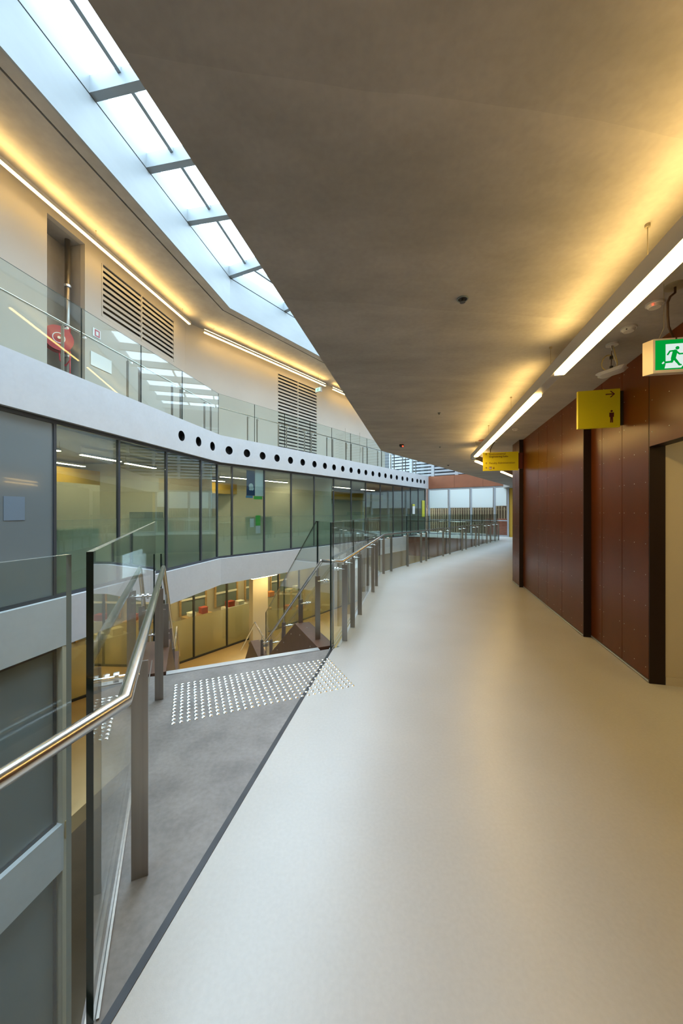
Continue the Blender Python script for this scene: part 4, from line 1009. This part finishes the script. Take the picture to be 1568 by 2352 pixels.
for zz in (0.325, 0.145, 0.055):
    flat_poly('arrow', [capsule((0.06, zz - 0.015), (0.06, zz + 0.02), 0.006), capsule((0.045, zz + 0.006), (0.06, zz + 0.02), 0.006), capsule((0.075, zz + 0.006), (0.06, zz + 0.02), 0.006)], (o_.x, o_.y, 2.30), r3, 'sign_ink', T)
flat_poly('lift_symbol', [[(0.115, 0.03), (0.165, 0.03), (0.165, 0.08), (0.115, 0.08)]], (o_.x, o_.y, 2.30), r3, 'sign_ink', T, 0.001)
oo = o_ + fd * 0.0015
flat_poly('lift_people', [circ(0.128, 0.068, 0.005, 8), [(0.122, 0.037), (0.134, 0.037), (0.134, 0.06), (0.122, 0.06)], circ(0.150, 0.068, 0.005, 8), [(0.144, 0.037), (0.156, 0.037), (0.156, 0.06), (0.144, 0.06)]], (oo.x, oo.y, 2.30), r3, 'paper', T, 0.001)
flat_poly('man_symbol', [circ(0.20, 0.073, 0.006, 8), [(0.191, 0.045), (0.209, 0.045), (0.209, 0.064), (0.191, 0.064)], [(0.194, 0.03), (0.206, 0.03), (0.206, 0.05), (0.194, 0.05)]], (o_.x, o_.y, 2.30), r3, 'sign_ink', T)
mid = L_.lerp(R_, 0.22)
G().tube([(mid.x, mid.y, 2.665), (mid.x + 0.0, mid.y, 2.73), (mid.x + 0.05, mid.y + 0.02, 2.82), (mid.x + 0.10, mid.y + 0.03, ZC - 0.005)], 0.008, 8).mk('conduit', 'cable_brown', T, smooth=True)
G().cyl((mid.x + 0.10, mid.y + 0.03, ZC - 0.012), (mid.x + 0.10, mid.y + 0.03, ZC), 0.05, 16).mk('ceiling_plate', 'plastic', T)
# exit sign hanging at the right edge
re_ = Vector((0.985, -0.17)).normalized(); ne = Vector((re_.y, -re_.x))
Lf = Vector((1.962, 2.25)); we, he = 0.40, 0.215; ze = 2.352
T = thing('exit_sign', (Lf.x + 0.2, Lf.y, ze), 'lit green exit sign with running man hanging at the right edge', 'sign')
q0, q1 = Lf, Lf + re_ * we; back = -ne * 0.10
v = [(q0.x, q0.y, ze), (q1.x, q1.y, ze), (q1.x, q1.y, ze + he), (q0.x, q0.y, ze + he)]
i0, i1 = q0 + back - re_ * 0.0, q1 + back
v += [(i0.x, i0.y, ze + 0.02), (i1.x, i1.y, ze + 0.02), (i1.x, i1.y, ze + he + 0.02), (i0.x, i0.y, ze + he + 0.02)]
mk('housing', v, [(0,1,2,3), (7,6,5,4), (0,4,5,1), (1,5,6,2), (2,6,7,3), (3,7,4,0)], 'sign_box', T)
fo = q0 + ne * 0.001; FO = (fo.x, fo.y, ze)
def fp(name, polys, m, k): 
    f2 = fo + ne * (0.002 * k); return flat_poly(name, polys, (f2.x, f2.y, ze), re_, m, T, 0.0015)
fp('frame', [[(0, 0), (we, 0), (we, 0.018), (0, 0.018)], [(0, he - 0.010), (we, he - 0.010), (we, he), (0, he)], [(0, 0.018), (0.010, 0.018), (0.010, he - 0.010), (0, he - 0.010)], [(we - 0.010, 0.018), (we, 0.018), (we, he - 0.010), (we - 0.010, he - 0.010)]], 'frame_white', 1)
fp('green_face', [[(0.010, 0.018), (we - 0.010, 0.018), (we - 0.010, he - 0.010), (0.010, he - 0.010)]], 'green_lit', 0)
fp('white_door', [[(0.062, 0.027), (0.152, 0.027), (0.165, 0.045), (0.165, 0.178), (0.068, 0.178), (0.068, 0.052)]], 'white_lit', 1)
fp('running_man', [circ(0.131, 0.150, 0.0105), capsule((0.118, 0.128), (0.108, 0.085), 0.026), capsule((0.112, 0.134), (0.090, 0.132), 0.009), capsule((0.090, 0.132), (0.078, 0.112), 0.009),
    capsule((0.122, 0.132), (0.142, 0.112), 0.009), capsule((0.142, 0.112), (0.166, 0.113), 0.009), capsule((0.112, 0.088), (0.130, 0.062), 0.014), capsule((0.130, 0.062), (0.142, 0.045), 0.012), capsule((0.142, 0.045), (0.150, 0.044), 0.009),
    capsule((0.106, 0.088), (0.100, 0.066), 0.014), capsule((0.100, 0.066), (0.062, 0.064), 0.012)], 'green_lit', 2)
fp('white_foot', [[(0.045, 0.060), (0.056, 0.071), (0.060, 0.060), (0.050, 0.054)]], 'white_lit', 2)
fp('screw', [circ(0.125, he - 0.005, 0.005, 10)], 'dark', 2)
cx, cy = fl(1550, 655, ZC)
G().cyl((cx, cy, ZC - 0.012), (cx, cy, ZC), 0.055, 24).mk('ceiling_plate', 'wire', T)
top = q0 + re_ * 0.15 + back * 0.5
G().tube([(cx, cy, ZC - 0.012), (cx - 0.005, cy - 0.005, ZC - 0.05), (cx - 0.05, cy - 0.02, ZC - 0.085), (cx - 0.065, cy - 0.02, ZC - 0.12), (cx - 0.065, cy - 0.02, ZC - 0.20), (cx - 0.05, cy - 0.01, ZC - 0.265), (top.x, top.y, ze + he + 0.012)], 0.0065, 10).mk('power_cable', 'cable_brown', T, smooth=True)
wx, wy = fl(1524, 653, ZC)
G().tube([(wx, wy, ZC), (wx, wy, ze + he + 0.06), (q0.x + re_.x * 0.06 + back.x * 0.5, q0.y + re_.y * 0.06 + back.y * 0.5, ze + he + 0.012)], 0.0016, 6).mk('hanging_wire', 'wire', T)
g_ = q1 - re_ * 0.06 + back * 0.5
G().tube([(g_.x, g_.y, ZC), (g_.x, g_.y, ze + he + 0.012)], 0.0016, 6).mk('hanging_wire', 'wire', T)

# ------------------------------------------------------------------ ceiling devices
ax, ay = 2.285, 3.017
T = thing('access_point', (ax, ay, 2.63), 'white wireless access point hanging tilted from the ceiling', 'access point')
nseg = 28; prof = [(0.0, -0.012), (0.05, -0.014), (0.10, -0.006), (0.132, 0.014), (0.125, 0.018), (0.06, 0.012), (0.0, 0.012)]
tl = Matrix.Rotation(0.16, 3, 'Y') @ Matrix.Rotation(0.05, 3, 'X'); v = []; f = []
for (r, z) in prof[1:-1]:
    for k in range(nseg):
        t = 2 * math.pi * k / nseg; w_ = 0.88 + 0.12 * math.cos(4 * t)
        q = tl.inverted() @ Vector((r * w_ * math.cos(t), r * w_ * math.sin(t), z)); v.append((ax + q.x, ay + q.y, 2.655 + q.z))
for j in range(len(prof) - 3):
    for k in range(nseg): f.append((j*nseg+k, j*nseg+(k+1)%nseg, (j+1)*nseg+(k+1)%nseg, (j+1)*nseg+k))
f += [tuple(range(nseg-1, -1, -1)), tuple(range((len(prof)-3)*nseg, (len(prof)-2)*nseg))]
mk('body', v, f, 'plastic', T, smooth=False)
G().cyl((ax, ay, ZC - 0.014), (ax, ay, ZC), 0.045, 20).mk('ceiling_plate', 'plastic', T)
G().cyl((ax - 0.01, ay, 2.665), (ax, ay, ZC - 0.014), 0.003, 8).mk('stem', 'cable_brown', T)
for zz in (2.70, 2.785): G().cyl((ax - 0.006, ay, zz - 0.012), (ax - 0.006, ay, zz + 0.012), 0.013, 10).mk('gland', 'dark', T)
for rr, dx in ((0.060, -0.025), (0.066, -0.022)):
    G().tube([(ax + dx + rr * math.cos(t), ay + 0.01 * math.sin(2 * t), 2.74 + rr * math.sin(t)) for t in [2 * math.pi * k / 20 for k in range(20)]], 0.0028, 6).mk('cable_loop', 'cable_yellow', T, smooth=True)
G().tube([(ax + 0.01, ay, ZC - 0.015), (ax + 0.03, ay, 2.80), (ax + 0.045, ay, 2.75), (ax + 0.04, ay, 2.67)], 0.004, 6).mk('data_cable', 'cable_yellow', T, smooth=True)
G().tube([(ax - 0.01, ay, ZC - 0.015), (ax + 0.0, ay, 2.83), (ax + 0.03, ay, 2.76), (ax + 0.05, ay, 2.67)], 0.003, 6).mk('data_cable', 'paper', T, smooth=True)
for (u, v_, lb) in ((1443, 753, 'white smoke detector beside the access point'), (1503, 697, 'white smoke detector above the exit sign with red light'), (1183, 985, 'white smoke detector above the department sign')):
    x, y = fl(u, v_, ZC)
    T = thing('smoke_detector', (x, y, ZC - 0.05), lb, 'smoke detector', 'smoke detectors on the walkway ceiling')
    G().cyl((x, y, ZC), (x, y, ZC - 0.012), 0.052, 24).mk('base', 'plastic', T); G().cyl((x, y, ZC - 0.012), (x, y, ZC - 0.030), 0.045, 24, 0.034).mk('head', 'plastic', T)
    G().cyl((x - 0.03, y - 0.02, ZC - 0.02), (x - 0.038, y - 0.028, ZC - 0.024), 0.005, 8).mk('indicator', 'led_red' if u == 1503 else 'dark', T)
for (u, v_, r, lb) in ((1062, 686, 0.037, 'large round black ceiling fitting nearest the viewer'), (1008, 948, 0.022, 'small black ceiling sprinkler halfway along'), (1010, 1026, 0.022, 'small black ceiling sprinkler near the camera dome'), (1029, 1068, 0.05, 'black ceiling fitting farthest along the walkway')):
    x, y = fl(u, v_, ZC)
    T = thing('ceiling_sprinkler', (x, y, ZC - 0.03), lb, 'sprinkler', 'black fittings in the concrete ceiling')
    g = G(); N = 24
    for k in range(N):
        t0, t1 = 2*math.pi*k/N, 2*math.pi*(k+1)/N
        g.add([(x + q * math.cos(t), y + q * math.sin(t), ZC - zz) for t in (t0, t1) for q, zz in ((r, 0.0), (r, 0.006), (r * 0.8, 0.006), (r * 0.8, 0.0))], [(0, 4, 5, 1), (1, 5, 6, 2), (2, 6, 7, 3)])
    g.mk('rim', 'grey_furn', T); G().cyl((x, y, ZC - 0.001), (x, y, ZC - 0.003), r * 0.8, 20).mk('recess', 'black', T)
    G().cyl((x, y, ZC - 0.003), (x, y, ZC - 0.022), r * 0.25, 8).mk('bulb', 'dark', T); G().cyl((x, y, ZC - 0.022), (x, y, ZC - 0.025), r * 0.5, 12).mk('deflector', 'dark', T)
x, y = fl(922, 1021, ZC)
T = thing('camera_dome', (x, y, ZC - 0.06), 'small dark dome with red light on the ceiling', 'ceiling sensor')
G().cyl((x, y, ZC), (x, y, ZC - 0.03), 0.05, 20).mk('base', 'dark', T); G().cyl((x, y, ZC - 0.03), (x, y, ZC - 0.06), 0.05, 20, 0.028).mk('lens', 'dark', T)
G().cyl((x + 0.015, y - 0.042, ZC - 0.04), (x + 0.018, y - 0.052, ZC - 0.048), 0.014, 10).mk('red_light', 'led_red', T)
x, y = fl(1107, 1011, ZC)
tag(G().cyl((x, y, ZC - 0.008), (x, y, ZC), 0.07, 20).cyl((x, y, ZC - 0.012), (x, y, ZC - 0.008), 0.05, 20).mk('ceiling_cover', 'terracotta'), 'flat brown round ceiling cover beside the lamp', 'ceiling cover')

# ------------------------------------------------------------------ hose reel niche
hp = na0.lerp(na1, 0.46) + nch * 0.20
T = thing('fire_hose_reel', (hp.x, hp.y, STO), 'red fire hose reel in the gallery wall niche', 'hose reel')
ax_ = (Vector((-hp.x, -hp.y)).normalized() * 0.75 + (-nch) * 0.25).normalized(); zc_ = 5.27
def ring(c, a, r0, r1, o0, o1, n=32):
    g = G(); s = Vector((-a.y, a.x)); c = Vector(c)
    P = lambda t, r, o: (c.x + s.x * r * math.cos(t) + a.x * o, c.y + s.y * r * math.cos(t) + a.y * o, zc_ + r * math.sin(t))
    for k in range(n):
        t0, t1 = 2*math.pi*k/n, 2*math.pi*(k+1)/n
        g.add([P(t, r, o) for t in (t0, t1) for r, o in ((r0, o0), (r1, o0), (r1, o1), (r0, o1))], [(0, 1, 5, 4), (1, 2, 6, 5), (2, 3, 7, 6), (3, 0, 4, 7)])
    return g
ring(hp, ax_, 0.03, 0.27, 0.085, 0.10).mk('front_disc', 'hose_red', T); ring(hp, ax_, 0.03, 0.27, -0.10, -0.085).mk('rear_disc', 'hose_red', T)
ring(hp, ax_, 0.10, 0.22, -0.085, 0.085).mk('hose_coil', 'dark', T); ring(hp, ax_, 0.0, 0.03, -0.2, 0.12, 16).mk('axle', 'steel', T)
ring(hp, ax_, 0.10, 0.115, 0.10, 0.104).mk('printed_ring', 'paper', T)
hl = hp - nch * 0.08
G().tube([(hl.x - 0.05, hl.y, 5.05), (hl.x - 0.02, hl.y, 4.8), (hl.x + 0.10, hl.y, 4.68), (hl.x + 0.2, hl.y, 4.8), (hl.x + 0.2, hl.y, 5.0)], 0.012, 8).mk('hanging_hose', 'hose_red', T, smooth=True)
G().tube([(hl.x + 0.2, hl.y, 5.0), (hl.x + 0.2, hl.y, 4.3), (hl.x + 0.05, hl.y, 4.25)], 0.012, 8).mk('supply_pipe', 'hose_red', T, smooth=True)
pp = na0.lerp(na1, 0.80) + nch * 0.28
T = thing('riser_pipe', (pp.x, pp.y, STO), 'vertical steel riser pipe in the gallery wall niche', 'pipe')
G().cyl((pp.x, pp.y, STO), (pp.x, pp.y, 7.68), 0.055, 18).mk('pipe', 'post_steel', T, smooth=True)
for zz in (5.0, 6.6): G().cyl((pp.x, pp.y, zz), (pp.x, pp.y, zz + 0.05), 0.07, 18).mk('bracket', 'aluminium', T)
G().cyl((pp.x, pp.y, 5.55), (pp.x, pp.y, 5.68), 0.0575, 18).mk('red_band', 'hose_red', T)
a = at_y(GW, yw(212)); d = (at_y(GW, yw(212) + 0.1) - a).normalized(); n0 = Vector((d.y, -d.x))
T = thing('wall_sign', (a.x, a.y, 5.7), 'small red and white fire sign beside the niche', 'sign')
vpanel('plate', a + n0 * 0.012, a + d * 0.22 + n0 * 0.012, 5.66, 5.86, 0.006, 'paper', T)
for p0, p1 in (((0.05, 0.02), (0.08, 0.18)), ((0.16, 0.02), (0.19, 0.18)), ((0.08, 0.02), (0.16, 0.05)), ((0.08, 0.15), (0.16, 0.18))):
    b0, b1 = a + d * p0[0] + n0 * 0.018, a + d * p1[0] + n0 * 0.018; vpanel('red_mark', b0, b1, 5.66 + p0[1], 5.66 + p1[1], 0.003, 'hose_red', T)
a = at_y(GW, yw(203)) ; d = (at_y(GW, yw(203) + 0.1) - a).normalized(); n0 = Vector((d.y, -d.x))
a = a + d * 0.05
tag(vpanel('wall_notice', a + n0 * 0.012, a + d * 0.6 + n0 * 0.012, 4.95, 5.28, 0.006, 'paper'), 'pale notice plate on the gallery wall behind the glass', 'notice')
# gallery exit sign
a = at_y(FAC.off(0.95), 16.6); ge = Vector((0.8, -0.6))
T = thing('exit_sign', (a.x, a.y, 7.15), 'small lit exit sign hanging from the gallery ceiling', 'sign')
vpanel('housing', a - ge * 0.17, a + ge * 0.17, 7.05, 7.27, 0.08, 'plastic', T)
fo2 = a - ge * 0.15 - Vector((0.6, 0.8)) * 0.042
flat_poly('lit_face', [[(0, 0), (0.3, 0), (0.3, 0.17), (0, 0.17)]], (fo2.x, fo2.y, 7.075), ge, emit_mat('exit_pale', (0.55, 0.95, 0.75), 0.9), T)
fo3 = fo2 - Vector((0.6, 0.8)) * 0.003
flat_poly('running_man', [circ(0.17, 0.13, 0.015, 10), capsule((0.16, 0.11), (0.14, 0.07), 0.03), capsule((0.14, 0.07), (0.18, 0.03), 0.018), capsule((0.14, 0.07), (0.10, 0.05), 0.018)], (fo3.x, fo3.y, 7.075), ge, 'green_lit', T)
G().cyl((a.x, a.y, 7.27), (a.x, a.y, ZGC), 0.006, 8).mk('stem', 'wire', T)

# ------------------------------------------------------------------ lower storey contents
def col(x, y, label):
    T = thing('column', (x, y, -STO), label, 'column', kind='structure')
    c, s = math.cos(0.5), math.sin(0.5); r = 0.30
    G().prism([(x + c * a - s * b, y + s * a + c * b) for a, b in ((-r, -r), (r, -r), (r, r), (-r, r))], -STO, -0.9).mk('shaft', 'beige', T)
    G().prism([(x + c * a - s * b, y + s * a + c * b) for a, b in ((-r-.01, -r-.01), (r+.01, -r-.01), (r+.01, r+.01), (-r-.01, r+.01))], -STO, -STO + 0.1).mk('plinth', 'grey_furn', T)
col(-3.35, 14.4, 'cream square column in front of the frosted glazing below'); 
P2 = LOWL.off(1.9)
tag(G().prism([tuple(p) for p in P2] + [tuple(p) for p in reversed(LOWL.off(2.1))], -STO, -0.3).mk('wall_left', 'cream'), 'cream back wall of the lower offices', 'wall', kind='structure')
DLO = (LOWL.p[1] - LOWL.p[0]).normalized(); NLO = Vector((-DLO.y, DLO.x))
def lp(y, o): return at_y(LOWL.off(o), y)
for i, y in enumerate((10.0, 11.3, 13.3, 14.6, 15.9, 17.2, 18.5)):
    a = lp(y, 1.88); b = a + DLO * 1.15
    T = thing('window_7', (a.x, a.y, -2.8), 'pale blue inner window at the back of the lower offices', 'window', 'inner windows of the lower offices', kind='structure')
    f_ = -NLO
    vpanel('pane', a + f_ * 0.02, b + f_ * 0.02, -2.75, -1.25, 0.01, mat('blue_grey_pane', (0.16, 0.21, 0.24), 0.15), T)
    for e in (a, a.lerp(b, 0.5), b): G().prism([tuple(e - DLO * 0.04), tuple(e + DLO * 0.04), tuple(e + DLO * 0.04 + f_ * 0.06), tuple(e - DLO * 0.04 + f_ * 0.06)], -2.8, -1.2).mk('frame_post', 'timber', T)
    G().prism([tuple(a + f_ * 0.03), tuple(b + f_ * 0.03), tuple(b + f_ * 0.06), tuple(a + f_ * 0.06)], -2.2, -2.12).mk('sash_rail', 'paper', T)
k = 0
words = ['first', 'second', 'third', 'fourth', 'fifth', 'sixth', 'seventh']
for i, y in enumerate((10.2, 11.5, 12.75, 14.0, 15.4, 16.8, 18.2)):
    a = lp(y, 0.75); an = math.atan2(DLO.y, DLO.x)
    cabinet((a.x, a.y), an, 1.1, 0.42, 1.36, ('timber', 'paper', 'grey_furn')[i % 3], f'{words[i]} storage cabinet from the left behind the lower frosted glass', z=-STO)
    for q in range(2):
        c = a + DLO * (-0.25 + 0.5 * q); w = 0.11 + 0.05 * random.random(); hh = 0.10 + 0.12 * random.random()
        m = ('red_item', 'paper', 'orange_item', 'paper', 'red_item')[(i + q * 2) % 5]
        cm = {'red_item': 'red', 'paper': 'white', 'orange_item': 'orange'}[m]
        T = thing('storage_box', (c.x, c.y, -STO + 1.36), f'small {cm} box on the {words[i]} lower cabinet, {"left" if q == 0 else "right"} of the two', 'box', 'boxes on the lower storage cabinets')
        G().prism([tuple(c - DLO * w - NLO * 0.13), tuple(c + DLO * w - NLO * 0.13), tuple(c + DLO * w + NLO * 0.13), tuple(c - DLO * w + NLO * 0.13)], -STO + 1.36, -STO + 1.36 + hh).mk('carton', m, T)
        G().prism([tuple(c - DLO * (w + .01) - NLO * 0.14), tuple(c + DLO * (w + .01) - NLO * 0.14), tuple(c + DLO * (w + .01) + NLO * 0.14), tuple(c - DLO * (w + .01) + NLO * 0.14)], -STO + 1.36 + hh, -STO + 1.385 + hh).mk('lid', m, T)
for i, (y, o) in enumerate(((10.5, 1.0), (12.3, 1.0), (14.0, 1.0), (15.8, 1.0), (17.5, 1.0), (19.2, 1.0), (11.5, -1.2), (13.2, -1.6), (16.2, -1.2), (18.8, -1.2))):
    a = lp(y, o); b = a + DLO * 1.2
    T = thing('office_lamp', (a.x, a.y, -1.05), (f'{ORD[i]} linear lamp from the left inside the lower frosted offices' if i < 6 else f'{ORD[i-6]} linear lamp from the left outside the lower frosted glazing'), 'lamp', 'linear lamps of the storey below')
    G().bar((a.x, a.y, -0.95), (b.x, b.y, -0.95), 0.10, 0.09).mk('housing', 'profile', T); G().bar((a.x, a.y, -1.0), (b.x, b.y, -1.0), 0.09, 0.012).mk('diffuser', emit_mat('low_lamp', (1.0, 0.74, 0.32), 46.0), T)
